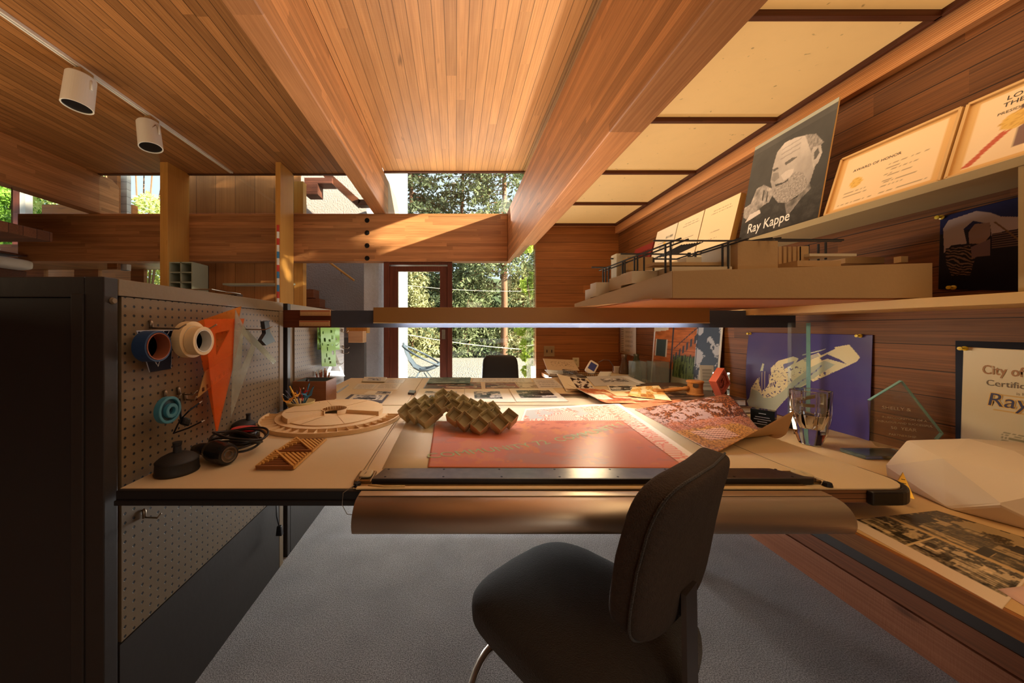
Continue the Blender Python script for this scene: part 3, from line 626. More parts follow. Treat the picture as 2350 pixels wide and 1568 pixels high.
bm = BM(); box(bm, -.829, -.823, 1.74, 2.51, .345, 1.19); obj('pegboard', bm, peg, pt2)
bm = BM(); box(bm, -.829, -.821, 1.695, 2.51, 0, .343); obj('lower_panel', bm, brownd, pt2)
# bits lying on top of the partition
bm = BM(); p = (-.99, 1.02, 1.2385); box(bm, -1.28, -1.0, .95, 1.12, 1.2385, 1.2425); o = obj('flat_folder', bm, pm('brown_folder', (120, 92, 66), .6), bevel=.001); tag(o, 'flat brown folder lying on top of the dark partition', 'folder')
wt = thing('wire_mesh_tray', 'small wire mesh tray on top of the dark partition', 'tray', (-.95, 1.30, 1.239)); bm = BM()
for i in range(9): tube(bm, [(-1.06+.025*i, 1.2, 1.243), (-1.06+.025*i, 1.36, 1.243)], .0015, 4); tube(bm, [(-1.06, 1.2+.02*i, 1.245), (-.86, 1.2+.02*i, 1.245)], .0015, 4)
obj('mesh', bm, steel, wt)
bm = BM(); tube(bm, [(-1.06, 1.2, 1.256), (-.86, 1.2, 1.256), (-.86, 1.36, 1.256), (-1.06, 1.36, 1.256)], .0025, 6, closed=True); obj('rim', bm, steel, wt)
bm = BM(); box(bm, -.97, -.90, 1.40, 1.44, 1.2385, 1.262); o = obj('small_box', bm, pm('dark_card', (70, 52, 38), .6), bevel=.002); tag(o, 'tiny dark box behind the wire mesh tray on the partition', 'box')

# ================================================================== TABLES
edgewood = wood('laminated_table_edge', (150, 104, 66), (96, 62, 40), 'X', 'Z', .012, .1, .5, .5, 4.)
dt = thing('drafting_table', 'large tan drafting table with black front edge filling the middle of the room', 'table', (.2, 1.25, 0))
XR = 1.11
bm = BM(); box(bm, -.80, -.249, .812, 1.678, ZT-.004, ZT); obj('left_leaf', bm, laminate, dt)
bm = BM(); rr = .07; pts = [(-.246, .812)]+[(XR-rr+rr*sin(a), .812+rr-rr*cos(a)) for a in [R(q) for q in range(0, 91, 15)]]+[(XR, 1.678), (-.246, 1.678)]
prism(bm, [(x, y, ZT-.0035) for x, y in pts], (0, 0, .003)); obj('drawing_surface', bm, laminate, dt)
bm = BM(); box(bm, -.80, .80, .8, .812, ZT-.033, ZT-.001); box(bm, -.80, .80, .795, .83, ZT-.034, ZT-.022); obj('front_edging', bm, black, dt, bevel=.002)
bm = BM(); prism(bm, [(x, y, ZT-.034) for x, y in [(-.80, .813)]+pts[1:]+[(-.80, 1.678)]], (0, 0, .029)); obj('core_board', bm, edgewood, dt)
bm = BM(); q = [(XR-rr+rr*sin(a), .812+rr-rr*cos(a)) for a in [R(k) for k in range(0, 91, 9)]]; q2 = [(XR-rr+(rr+.014)*sin(a), .812+rr-(rr+.014)*cos(a)) for a in [R(k) for k in range(0, 91, 9)]]
prism(bm, [(x, y, ZT-.036) for x, y in [(XR-rr-.06, .812)]+q+[(XR, .95)]+[(XR+.014, .95)]+q2[::-1]+[(XR-rr-.06, .798)]], (0, 0, .033)); obj('rubber_bumper', bm, pm('black_rubber', (28, 26, 24), .4), dt, bevel=.004)
for x, y in ((1.07, 1.66),):
    bm = BM(); box(bm, x-.02, x+.02, y-.02, y+.02, 0, ZT-.034); obj('leg', bm, black, dt)
rt = thing('rear_table', 'second tan work table behind the drafting table, covered with prints', 'table', (.2, 2.15, 0))
bm = BM(); box(bm, -.80, -.249, 1.690, 2.60, ZT-.03, ZT); obj('left_leaf', bm, laminate, rt)
bm = BM(); box(bm, -.246, XR, 1.690, 2.60, ZT-.03, ZT); obj('right_leaf', bm, laminate, rt)
bm = BM(); box(bm, -.80, XR, 2.60, 2.606, ZT-.03, ZT); obj('rear_edging', bm, pm('grey_edging', (120, 112, 108), .5), rt)
for x, y in ((1.0, 2.5), (-.75, 2.55)):
    bm = BM(); box(bm, x-.02, x+.02, y-.02, y+.02, 0, ZT-.031); obj('leg', bm, black, rt)
# counter on the right
ZC = .66
ct = thing('wall_counter', 'long low wooden counter running along the right wall under the posters', 'counter', (1.3, 1.9, 0))
bm = BM(); box(bm, .905, 1.698, -.4, 3.53, ZC-.008, ZC); obj('counter_top', bm, counterm, ct)
bm = BM(); box(bm, .893, .93, -.4, 3.53, ZC-.036, ZC-.0005) if False else box(bm, .893, .904, -.4, 3.53, ZC-.036, ZC); box(bm, .905, 1.60, -.4, 3.53, ZC-.036, ZC-.009); obj('wood_edge', bm, wood('counter_edge_wood', (186, 120, 62), (118, 70, 34), 'Y', 'Z', .2, 0, .4, .3, 4., grain=1.4), ct, bevel=.001)
for y in (.1, 1.9, 3.3): bm = BM(); box(bm, 1.45, 1.60, y, y+.03, .2, ZC-.036); obj('bracket', bm, darkwoodY, ct)
# parallel rule and trough at the board's front
mr_ = thing('parallel_rule', 'steel parallel ruling bar lying across the front of the drafting table', 'drafting rule', (.3, .86, ZT))
a, b_ = T(853, 1100, .752).x, T(1822, 1100, .752).x
bm = BM(); hexa(bm, [(a, .832, .741), (b_+.06, .832, .741), (b_, .893, .741), (a+.018, .893, .741)], [(a, .832, .752), (b_+.06, .832, .752), (b_, .893, .752), (a+.018, .893, .752)]); obj('bar', bm, pm('worn_steel', (118, 110, 98), .28, 1., var=.35, scale=40), mr_, bevel=.001)
bm = BM(); box(bm, a+.0, b_+.05, .829, .8318, .7385, .7515); obj('lower_lip', bm, black, mr_)
for i in range(8):
    x = a+.03+(b_-a-.02)*i/7
    for y in (.841, .885): bar_ = [o for o in COL.objects if o.name == 'bar'][0]; bm = BM(); lathe(bm, [(0, .0006), (.0028, .0006), (.0028, -.001)], (x, y, .752), 10); obj('screw', bm, black, bar_)
for s, xx in ((0, a-.022), (1, b_+.055)):
    bm = BM(); box(bm, xx-.024, xx+.020, .832, .892, .7375, .7465); ebr = obj('end_bracket', bm, pm('worn_brass', (160, 130, 84), .35, .9, var=.3, scale=60), mr_, bevel=.003)
    bm = BM(); superpad(bm, (.016, 0, 0), (0, .020, 0), (0, 0, .003), (xx, .862, .7505), 20, 6); obj('pulley_cover', bm, pm('putty_plastic', (196, 178, 138), .4), ebr, smooth=True)
    bm = BM(); lathe(bm, [(0, .008), (.008, .008), (.010, 0)], (xx-.012 if s == 0 else xx+.022, .823, .738), 14); obj('pulley', bm, black, ebr)
    bm = BM(); xw = -.236 if s == 0 else b_+.075
    tube(bm, [(xx-.012 if s == 0 else xx+.02, .824, .748), (xx, .86, .7545), (xw, .93, .743), (xw, 1.66, .741)], .0007, 5); obj('cable', bm, steel, mr_)
bm = BM(); tube(bm, [(-.235, .824, .744), (-.245, .812, .742), (-.262, .793, .735), (-.262, .787, .71), (-.25, .785, .69), (-.235, .786, .688)], .0009, 5); obj('loose_wire', bm, steel, mr_, smooth=True)
st_ = thing('slide_strip', 'brass coloured strips between the ruling bar and the aluminium trough', 'drafting strip', (.3, .815, ZT))
a0, b0 = -.245, .865
for (y0, y1, z1, mm) in ((.8155, .8275, .7405, pm('warm_brass_strip', (196, 160, 104), .3, .9, var=.2, scale=30)), (.802, .8145, .7415, pm('cream_strip', (214, 190, 140), .45))):
    bm = BM(); box(bm, a0+.01, b0-.02, y0, y1, .7375, z1); obj('strip', bm, mm, st_, bevel=.001)
bm = BM(); tube(bm, [(-.21, .818, .742), (-.19, .812, .744), (-.17, .809, .743), (-.12, .81, .743)], .002, 6); obj('curled_tape', bm, pm('old_tape', (206, 176, 116), .5), st_, smooth=True)
tr_ = thing('aluminium_trough', 'rounded brushed aluminium trough along the front of the drafting board', 'trough', (.3, .77, .69))
prof = [(.800, .735), (.772, .735)]+[(.772-.044*sin(R(q))-.0, .735-.040+.040*cos(R(q))) for q in range(8, 121, 7)]+[(.75, .668), (.80, .668)]
bm = BM(); prism(bm, [(-.2235, y, z) for y, z in prof], (.2235+.862, 0, 0)); obj('body', bm, alu, tr_, smooth=False)
for p in [o for o in COL.objects if o.name.startswith('body')][-1].data.polygons:
    if len(p.vertices) == 4: p.use_smooth = True
bm = BM(); box(bm, -.221, .86, .7755, .799, .7355, .7375); obj('top_strip', bm, pm('satin_bronze_strip', (206, 184, 152), .35, .9, var=.06, scale=20), tr_, bevel=.0006)
bm = BM(); box(bm, .50, .60, .783, .791, .7376, .7386); obj('maker_plate', bm, steel, tr_)

# ================================================================== HANGING LAMP BAR
lb = thing('lamp_bar', 'dark wooden bar spanning the room above the tables behind the lamp', 'lamp bar', (.3, 1.645, 1.12))
y0, y1 = 1.632, 1.656
bm = BM(); prism(bm, [(P(760, 0, y0).x, y0, 1.122), (1.634, y0, 1.122), (1.634, y0, 1.180), (1.395, y0, 1.180), (1.395, y0, 1.204), (P(760, 0, y0).x, y0, 1.204)], (0, y1-y0, 0)); obj('bar', bm, pm('navy_black_paint', (62, 68, 80), .34, var=.08, scale=4), lb)
bm = BM(); box(bm, -.834, P(760, 0, y0).x-.001, y0-.004, y1, 1.122, 1.206); obj('end_block', bm, wood('red_brown_block', (104, 52, 30), (80, 38, 22), 'X', 'Z', .2, 0, .5, .1, 3.), lb)
for i, (xa, xb, ya, yb) in enumerate(((690, 759, 712, 725), (688, 757, 736, 749))):
    s = thing('scale_ruler', ['upper boxwood scale ruler stuck on the dark bar', 'lower boxwood scale ruler stuck on the dark bar'][i], 'ruler', P((xa+xb)/2, yb, 1.625), 0, 'scale rulers on the bar')
    q0, q1 = P(xa, yb, 1.625), P(xb, ya, 1.625); bm = BM(); box(bm, q0.x, q1.x, 1.618, 1.6275, q0.z, q1.z); bl0 = obj('blade', bm, pm('boxwood', (196, 156, 104), .5, var=.08), s, bevel=.001)
    bm = BM(); box(bm, q0.x+.002, q1.x-.002, 1.6173, 1.618, q1.z-.006, q1.z-.003); obj('red_band', bm, pm('faded_red', (166, 60, 40), .6), bl0)
    bm = BM()
    for k in range(34): x = q0.x+.004+(q1.x-q0.x-.008)*k/33; box(bm, x-.0003, x+.0003, 1.6175, 1.618, q0.z+.002, q0.z+(.010 if k % 4 == 0 else .006))
    obj('graduations', bm, ink, bl0)
lm = thing('desk_lamp', 'long ochre fluorescent lamp housing hanging above the tables', 'lamp', (.4, 1.59, 1.144))
xa, xb = P(857, 0, 1.55).x, P(1628, 0, 1.55).x
ochre = pm('ochre_enamel', (150, 112, 58), .4, var=.06, scale=3)
bm = BM(); box(bm, xa, xb, 1.548, 1.554, 1.145, 1.214); obj('front_plate', bm, ochre, lm, bevel=.001)
bm = BM(); box(bm, xa, xb, 1.554, 1.631, 1.2085, 1.214); obj('top_plate', bm, pm('ochre_light', (206, 176, 116), .5), lm)
bm = BM(); box(bm, xa, xb, 1.546, 1.556, 1.1415, 1.1448); obj('bottom_lip', bm, pm('pale_lip', (220, 200, 150), .4), lm)
for x in (xa, xb-.003): bm = BM(); box(bm, x, x+.003, 1.554, 1.631, 1.15, 1.208); obj('end_cap', bm, ochre, lm)
bm = BM(); tube(bm, [(xa+.13, 1.592, 1.178), (xb-.06, 1.592, 1.178)], .012, 12); obj('fluorescent_tube', bm, emis('cool_fluorescent', (236, 240, 255), 62.), lm, smooth=True)

# ================================================================== MODEL SHELVES ON THE RIGHT WALL
shelfm = pm('putty_shelf', (166, 146, 106), .5, var=.05)
us = thing('upper_shelf', 'long putty coloured wall shelf carrying framed certificates', 'shelf', (1.59, 2, 1.55))
bm = BM(); box(bm, 1.48, 1.698, .3, 3.1, 1.545, 1.571); obj('board', bm, shelfm, us, bevel=.001)
bm = BM(); box(bm, 1.482, 1.698, .872, .895, 1.2105, 1.5445); obj('upright', bm, shelfm, us)
ls = thing('lower_shelf', 'pale lower wall shelf supporting the architectural model', 'shelf', (1.55, 2, 1.19))
bm = BM(); box(bm, 1.40, 1.698, .3, 2.4, 1.181, 1.2098); obj('board', bm, pm('yellow_shelf', (206, 168, 104), .45, var=.05), ls, bevel=.001)
bm = BM(); box(bm, .63, 1.66, 1.088, 1.52, 1.2102, 1.2145); o = obj('plywood_board', bm, wood('reddish_plywood', (186, 122, 72), (160, 98, 54), 'X', 'Y', .5, 0, .45, .1, 4.)); tag(o, 'thin reddish plywood board under the architectural model', 'board')

md = thing('architectural_model', 'tan cardboard house model with black roof rails on a thick stepped base', 'model', (1.1, 1.3, 1.215))
Ym = 1.076
def PZ(px, py, Y): return P(px, py, Y)
b4 = [(.688, Ym, 1.215), (1.51, Ym, 1.215), (1.64, 1.60, 1.215), (.543, 1.545, 1.215)]
t4 = [(.688, Ym, 1.300), (1.51, Ym, 1.326), (1.64, 1.60, 1.30), (.543, 1.545, 1.231)]
bm = BM(); hexa(bm, b4, t4); obj('base', bm, cardb, md)
bm = BM(); hexa(bm, [(.6865, Ym+.002, 1.216), (.6875, Ym+.002, 1.216), (.5425, 1.545, 1.216), (.5415, 1.545, 1.216)], [(.6865, Ym+.002, 1.2995), (.6875, Ym+.002, 1.2995), (.5425, 1.545, 1.230), (.5415, 1.545, 1.230)]); obj('left_face_board', bm, cardl, md)
def mbox(px0, px1, pyt, pyb, Y, dep, mt=cardb, nm='block'):
    a, c = P(px0, pyb, Y), P(px1, pyt, Y); bm = BM(); box(bm, a.x, c.x, Y, Y+dep, a.z, c.z); obj(nm, bm, mt, md)
# terraces stepping up along the left flank
for (x0, x1, yt, yb_, Y, dp) in ((1355, 1412, 663, 695, 1.46, .06), (1368, 1480, 648, 680, 1.40, .06), (1425, 1540, 632, 662, 1.30, .10), (1450, 1580, 622, 650, 1.22, .08), (1540, 1680, 612, 640, 1.15, .1)):
    mbox(x0, x1, yt, yb_, Y, dp, cardl, 'terrace')
mbox(1500, 1668, 602, 609, 1.19, .05, cardb, 'deck'); mbox(1575, 1610, 590, 603, 1.24, .05, cardl, 'wall')
mbox(1415, 1460, 582, 640, 1.43, .05, cardl, 'wall'); mbox(1440, 1500, 590, 620, 1.38, .04, cardb, 'wall')
mbox(1693, 1785, 553, 618, 1.14, .16, cardb, 'tower'); mbox(1672, 1692, 555, 617, 1.17, .13, cardl, 'tower')
for k in range(6): mbox(1787+k*11, 1794+k*11, 566-k*0, 608, 1.20+.01*k, .10, cardb, 'wall_slat')
mbox(1835, 1856, 565, 600, 1.24, .1, cardb, 'wall')
mbox(1858, 1966, 582, 588, 1.22, .12, cardl, 'roof_slab'); mbox(1830, 1930, 598, 612, 1.12, .18, cardb, 'roof_slab'); mbox(1940, 2030, 590, 604, 1.3, .1, cardb, 'wall'); mbox(2068, 2084, 588, 602, 1.18, .02, cardb, 'wall')
rail = pm('black_basswood', (44, 46, 50), .4, var=.1)
def rod(p, q, r, nm='rail'): bm = BM(); d = V(q)-V(p); u, w = frame_of(d); obox(bm, (V(p)+V(q))/2, d/2, u*r, w*r); obj(nm, bm, rail, md)
for (xa, ya, Ya, xb, yb_, Yb) in ((1375, 621, 1.50, 1563, 547, 1.10), (1384, 623, 1.50, 1580, 549, 1.12), (1552, 595, 1.34, 1700, 547, 1.09), (1560, 597, 1.34, 1718, 548, 1.11), (1700, 556, 1.2, 1772, 546, 1.1), (1725, 556, 1.2, 1792, 546, 1.1)):
    rod(P(xa, ya, Ya), P(xb, yb_, Yb), .0022)
for i in range(9): rod(P(1500+i*7, 594-i*1.5, 1.44-.02*i), P(1565+i*6, 562-i*.8, 1.26-.012*i), .0012, 'rafter')
for (xa, xb, y, Y) in ((1500, 1930, 552.5, 1.30), (1425, 1640, 583, 1.42), (1401, 1560, 594, 1.46), (1358, 1420, 613.5, 1.52), (1600, 1700, 578, 1.30), (1780, 1935, 550, 1.2)): rod(P(xa, y, Y), P(xb, y+1, Y), .0028)
for (x, yt, yb_, Y) in ((1527, 560, 627, 1.17), (1539, 556, 622, 1.15), (1463, 586, 642, 1.30), (1456, 590, 644, 1.31), (1429, 601, 652, 1.38), (1384, 618, 662, 1.46), (1390, 616, 660, 1.46), (1397, 612, 657, 1.46), (1434, 598, 648, 1.37), (1658, 560, 617, 1.17), (1671, 556, 617, 1.15), (1478, 590, 626, 1.33), (1500, 592, 622, 1.3), (1580, 580, 612, 1.25), (1583, 580, 612, 1.25), (1596, 578, 612, 1.25), (1878, 560, 600, 1.27), (1895, 556, 596, 1.25), (1855, 562, 600, 1.28)):
    rod(P(x, yt, Y), P(x, yb_, Y), .0024, 'post')

# ================================================================== CHAIRS
fab = pm('charcoal_woven_fabric', (40, 35, 32), .95, var=.35, scale=120, bump=.6, bscale=420)
fabb = pm('brown_woven_fabric', (62, 50, 42), .95, var=.35, scale=120, bump=.6, bscale=420)
MC['charcoal_woven_fabric'].node_tree.nodes['Principled BSDF'].inputs['Sheen Weight'].default_value = .2
ch = thing('drafting_chair', 'dark fabric drafting chair with low padded back in the foreground', 'chair', (.30, .84, 0), 0)
fw = V((.79, .613, 0)); bk = V((.613, -.79, 0)); up = V((0, 0, 1))
sc = V((.29, .80, .452))
def seatf(p):
    r2 = p.x*p.x+p.y*p.y; return V((p.x*(1-.04*p.y*p.y), p.y*(1-.04*p.x*p.x), p.z-.30*r2*.55+.05*max(0, -p.y)*0-.25*max(0, p.y*-1)**2*.8))
bm = BM(); superpad(bm, fw*.208, bk*.218, up*.045, sc, 40, 18, .5, .42, seatf); obj('seat', bm, fab, ch, smooth=True)
bc = V((.425, .64, .732)); bu = (up+bk*.15).normalized()
def backf(p):
    # wraps gently round the sitter; top centre sweeps back and narrows
    return V((p.x*(1-.10*max(0, p.z)), p.y-.55*p.x*p.x*1.0+.35*p.z*p.z*0+.5*max(0, p.z)**2*.8, p.z*(1-.06*p.x*p.x)))
nb = fw.cross(bu).normalized()
nb = nb if nb.dot(bk) > 0 else -nb
bm = BM(); superpad(bm, fw*.172, nb*.033, bu*.15, bc, 44, 22, .36, .34, backf); brs = obj('backrest', bm, fabb, ch, smooth=True, label='curved brown fabric backrest')
bm = BM(); tb = []
for q in range(60):
    a = 2*pi*q/60; ct_, st2 = cos(a), sin(a); px_ = math.copysign(abs(ct_)**.34, ct_); pz_ = math.copysign(abs(st2)**.36, st2); p = backf(V((px_*1.0, .45, pz_*1.0))); tb.append(bc+fw*.1735*p.x+nb*.033*p.y+bu*.151*p.z)
tube(bm, tb, .0022, 6, closed=True); obj('piping', bm, fab, brs, smooth=True)
dkst = pm('dark_steel_strap', (92, 84, 80), .35, .8)
bs = sc+bk*.30+fw*.0
bm = BM(); pth = [sc-V((0, 0, .08)), V((bc.x-.045, bc.y+.0, .375))-bk*.0, V((bc.x-.045, bc.y+.0, .385))+bk*.045, V((bc.x-.045, bc.y+.0, .42))+bk*.055, V((bc.x-.045, bc.y+.0, .66))+bk*.052]
for p0, p1 in zip(pth, pth[1:]):
    d = p1-p0; n_ = d.cross(fw).normalized(); obox(bm, (p0+p1)/2, d/2*1.02, fw*.026, n_*.004)
obj('back_bar', bm, dkst, ch)
bm = BM(); lathe(bm, [(0, .0), (.12, .0), (.13, -.012), (.10, -.03), (.035, -.04), (.03, -.12), (.03, -.30), (.024, -.30), (.024, -.36), (0, -.36)], sc-V((0, 0, .05)), 28); obj('column', bm, dkst, ch)
cx, cy = sc.x, sc.y
bm = BM(); tube(bm, [(cx+.26*cos(2*pi*i/48), cy+.26*sin(2*pi*i/48), .20) for i in range(48)], .011, 10, closed=True); obj('foot_ring', bm, chrome, ch, smooth=True, label='polished chrome foot ring')
for i in range(5):
    a = 2*pi*i/5+2.35; bm = BM(); tube(bm, [(cx+.028*cos(a), cy+.028*sin(a), .19), (cx+.255*cos(a), cy+.255*sin(a), .20)], .007, 8); obj('ring_spoke', bm, dkst, ch, smooth=True)
    a += .3; bm = BM(); tube(bm, [(cx+.02*cos(a), cy+.02*sin(a), .095), (cx+.15*cos(a), cy+.15*sin(a), .075), (cx+.27*cos(a), cy+.27*sin(a), .05)], [.02, .016, .012], 10); lg = obj('leg', bm, chrome, ch, smooth=True)
    bm = BM(); tube(bm, [(cx+.265*cos(a)-.012*sin(a), cy+.265*sin(a)+.012*cos(a), .024), (cx+.265*cos(a)+.012*sin(a), cy+.265*sin(a)-.012*cos(a), .024)], .022, 18); obj('caster', bm, black, lg)
# black office chair behind the rear table
oc = thing('office_chair', 'black office chair with squarish back behind the far table', 'chair', (P(1148, 0, 3.0).x, 3.15, 0))
blk = pm('black_leather', (44, 40, 38), .45, var=.1, bump=.1); xc = P(1148, 0, 3.0).x
bm = BM(); superpad(bm, (.165, 0, 0), (0, .03, 0), (.0, 0, .24), (xc, 3.0, P(0, 815, 3.0).z-.24), 32, 16, .3, .3, lambda p: V((p.x*(1-.07*p.z), p.y+.4*p.x*p.x, p.z))); obj('backrest', bm, blk, oc, smooth=True)
bm = BM(); superpad(bm, (.22, 0, 0), (0, .2, 0), (0, 0, .04), (xc, 3.22, .44), 28, 12, .5, .45); obj('seat', bm, blk, oc, smooth=True)
bm = BM(); tube(bm, [(xc, 3.22, .40), (xc, 3.22, .08)], .025, 12); obj('column', bm, chrome, oc)
bm = BM(); tube(bm, [(xc, 3.22, .395), (xc, 3.0, .39), (xc, 2.955, .5), (xc, 2.965, .6)], .012, 8); obj('back_bar', bm, dkst, oc, smooth=True)
for i in range(5):
    a = 2*pi*i/5; bm = BM(); tube(bm, [(xc, 3.22, .09), (xc+.26*cos(a), 3.22+.26*sin(a), .05)], [.02, .012], 8); lg = obj('leg', bm, chrome, oc, smooth=True)
    bm = BM(); lathe(bm, [(0, -.01), (.024, -.01), (.024, .01), (0, .01)], (xc+.26*cos(a), 3.22+.26*sin(a), .024), 14, (-sin(a), cos(a), 0)); obj('caster', bm, black, lg)
# ================================================================== THINGS ON THE PEGBOARDS AND THE LEFT OF THE TABLE
def S(px, py, X=-.82): return WX(px, py, X)
def ring(bm, c, ax, ro, ri, w, n=40):
    lathe(bm, [(ri, -w/2), (ro, -w/2), (ro, w/2), (ri, w/2), (ri, -w/2)], c, n, ax)
hk = pm('zinc_hook', (150, 132, 110), .35, .9)
def hook(px, py, out, lab, X0=-.823, grp='pegboard hooks'):
    p = S(px, py, X0); t = thing('pegboard_hook', lab, 'hook', p, 0, grp); bm = BM()
    tube(bm, [p+V((.002, 0, .014)), p+V((.006, 0, .010)), p+V((.006, 0, -.008))], .0045, 8); obj('base_clip', bm, hk, t, smooth=True)
    bm = BM(); tube(bm, [p+V((.004, 0, -.006)), p+V((out*.8, 0, -.008)), p+V((out, 0, .004))], .0022, 8); obj('prong', bm, hk, t, smooth=True); return p
X1 = (1, 0, 0)
hook(342, 748, .10, 'pegboard hook holding the blue tape roll'); hook(421, 748, .10, 'pegboard hook holding the masking tape rolls')
hook(375, 908, .05, 'pegboard hook above the teal tape disc'); hook(406, 900, .06, 'pegboard hook above the drawing compass')
hook(540, 752, .14, 'long pegboard hook carrying the set squares'); hook(326, 1182, .05, 'lone pegboard hook below the table top')
c = S(369, 795, -.76)
t = thing('blue_tape_roll', 'roll of blue masking tape with orange core on the pegboard', 'tape roll', c)
bm = BM(); ring(bm, c+V((-.022, 0, 0)), X1, .040, .035, .034); tp = obj('tape', bm, pm('blue_tape', (34, 62, 98), .5), t, bevel=.0008)
bm = BM(); ring(bm, c+V((-.021, 0, 0)), X1, .0348, .0325, .035); obj('core', bm, pm('orange_card_core', (146, 78, 46), .6), t, label='orange cardboard core')
c = S(463.6, 779.5, -.74)
for k, (dx, ro, ri, w, lab) in enumerate(((-.035, .053, .036, .024, 'larger cream masking tape roll nearest the pegboard'), (-.008, .0415, .030, .028, 'smaller cream masking tape roll in front on the hook'))):
    cc = c+V((dx, 0, -.004*k)); t = thing('masking_tape_roll', lab, 'tape roll', cc, 0, 'masking tape rolls'); bm = BM(); ring(bm, cc, X1, ro, ri+.003, w); obj('tape', bm, pm('masking_tape', (222, 190, 138), .55), t, bevel=.0008)
    bm = BM(); ring(bm, cc, X1, ri+.0028, ri, w+.001); obj('core', bm, pm('grey_card_core', (206, 196, 178), .6), t)
# dark booklet behind the blue tape
def bookcol(u, v):
    c = (20, 24, 40)
    for k in range(3):
        d = abs(abs(u-.42)*1.3+.12+.22*k-v)
        if d < .012: c = (216, 214, 214)
    if (abs(((u-.38)**2+(v-.46)**2)**.5-.09) < .012) or (abs(((u-.66)**2+(v-.46)**2)**.5-.09) < .012): c = (196, 120, 70)
    if u < .03 or v > .97: c = (170, 170, 176)
    return c
o = sheet('booklet', [S(343, 855, -.806), S(393, 847, -.803), S(396, 757, -.803), S(313, 759, -.806)], 60, 60, bookcol, print_mat('glossy_print', .18)); tag(o, 'dark glossy booklet with white chevrons behind the blue tape roll', 'booklet')
# set squares
def plate_poly(name, outer, holes, X, mt, lab, cat='set square', th=.002, grp=None, bev=True):
    """flat plate in a plane x = X outlined in pixels of the photograph, with real cut-outs"""
    bm = BM(); loops = []
    for k, lp in enumerate([outer]+holes):
        vs = [bm.verts.new(S(a, b_, X)) for a, b_ in lp]; loops.append([bm.edges.new((vs[i], vs[(i+1) % len(vs)])) for i in range(len(vs))])
    bmesh.ops.triangle_fill(bm, use_beauty=True, use_dissolve=False, edges=[e for l in loops for e in l])
    for f in list(bm.faces):       # drop faces inside holes
        ce = f.calc_center_median()
        for h in holes:
            hs = [S(a, b_, X) for a, b_ in h]; ins = False; j = len(hs)-1
            for i in range(len(hs)):
                if (hs[i].z > ce.z) != (hs[j].z > ce.z) and ce.y < (hs[j].y-hs[i].y)*(ce.z-hs[i].z)/(hs[j].z-hs[i].z)+hs[i].y: ins = not ins
                j = i
            if ins: bm.faces.remove(f); break
    o = obj(name, bm, mt, solid=th); relocate(o, S(*outer[0], X)); tag(o, lab, cat, grp); return o
of = film('orange_acrylic', (255, 150, 70), .26, .12); of2 = film('amber_acrylic', (250, 172, 66), .24, .12); cf = film('clear_plastic', (206, 206, 190), .28, .12); tf = film('tan_plastic', (216, 176, 112), .45, .15)
G_ = 'set squares on the pegboard'
plate_poly('set_square', [(444.6, 741), (553, 703), (497, 996)], [], -.80, of2, 'large orange set square at the back of the hanging bunch', grp=G_)
plate_poly('set_square', [(467.7, 733), (560, 731.3), (496, 1000)], [[(493, 765), (526.6, 757), (495, 817)]], -.775, of, 'large orange set square in front with a narrow triangular slot', grp=G_)
plate_poly('lettering_template', [(451.5, 914), (470, 852), (536, 810), (537, 846)], [[(463+i*9.5, 900-i*7.4), (469+i*9.5, 897-i*7.4), (468+i*9.5, 888-i*7.4), (462+i*9.5, 891-i*7.4)] for i in range(7)], -.79, tf, 'tan plastic template with small cut-outs behind the orange set squares', 'template')
plate_poly('set_square', [(539.4, 711), (584.5, 800), (528, 962)], [[(557, 768), (576, 792), (551, 850)]], -.77, cf, 'clear set square with a V shaped opening at the right of the bunch', grp=G_)
plate_poly('set_square', [(549, 740), (556, 745), (634, 829), (626, 836), (550, 760)], [], -.79, cf, 'narrow clear set square slanting down to the right', grp=G_)
o = plate_poly('stapler_body', [(597, 738), (608, 736), (611, 762), (623, 783), (602, 793), (591, 781), (601, 765)], [], -.76, pm('grey_black_plastic', (60, 62, 66), .35, .3), 'grey and black angular clip gadget hanging right of the set squares', 'clip', th=.016); o.name = 'angular_clip'
# teal tape disc
c = S(385, 941, -.775); t = thing('tape_dispenser', 'round teal tape dispenser hanging low on the pegboard', 'tape dispenser', c); tl = pm('teal_plastic', (62, 122, 136), .35)
bm = BM(); ring(bm, c, X1, .036, .0285, .016); obj('rim', bm, tl, t, bevel=.0015)
bm = BM(); ring(bm, c+V((.001, .004, -.003)), X1, .0195, .010, .018); obj('hub', bm, tl, t, bevel=.0015)
bm = BM(); ring(bm, c+V((-.002, 0, 0)), X1, .029, .008, .006); obj('web', bm, pm('dark_teal', (30, 62, 74), .4), t)
# compass and dividers
c = S(412, 950, -.765); t = thing('drawing_compass', 'black drawing compass with pale needle points on the pegboard', 'compass', c); gun = pm('gunmetal', (44, 44, 46), .3, .9)
def pl(*q): return [S(a, b_, X) for a, b_, X in q]
bm = BM(); tube(bm, pl((413, 916, -.79), (414, 940, -.77), (415, 962, -.765)), .0028, 8); obj('head', bm, gun, t)
for q in (((415, 962, -.765), (434, 943, -.74), (458, 925, -.72)), ((400, 994, -.77), (432, 983, -.745), (463, 968, -.72)), ((398, 996, -.775), (408, 975, -.77), (417, 960, -.765))):
    bm = BM(); tube(bm, pl(*q), .0022, 8); lg = obj('leg', bm, gun, t)
    bm = BM(); e = S(*q[2]); tube(bm, [e, e+(e-S(*q[1])).normalized()*.008], [.002, .0008], 8); obj('needle', bm, white, lg)
bm = BM(); superpad(bm, (.006, 0, 0), (0, .014, -.008), (0, .004, .01), S(425, 968, -.765), 16, 8); obj('knurled_joint', bm, gun, t)
for k, (px, py, o_) in enumerate(((421, 913, .04),)): hook(px, py, o_, 'short pegboard hook beside the drawing compass')
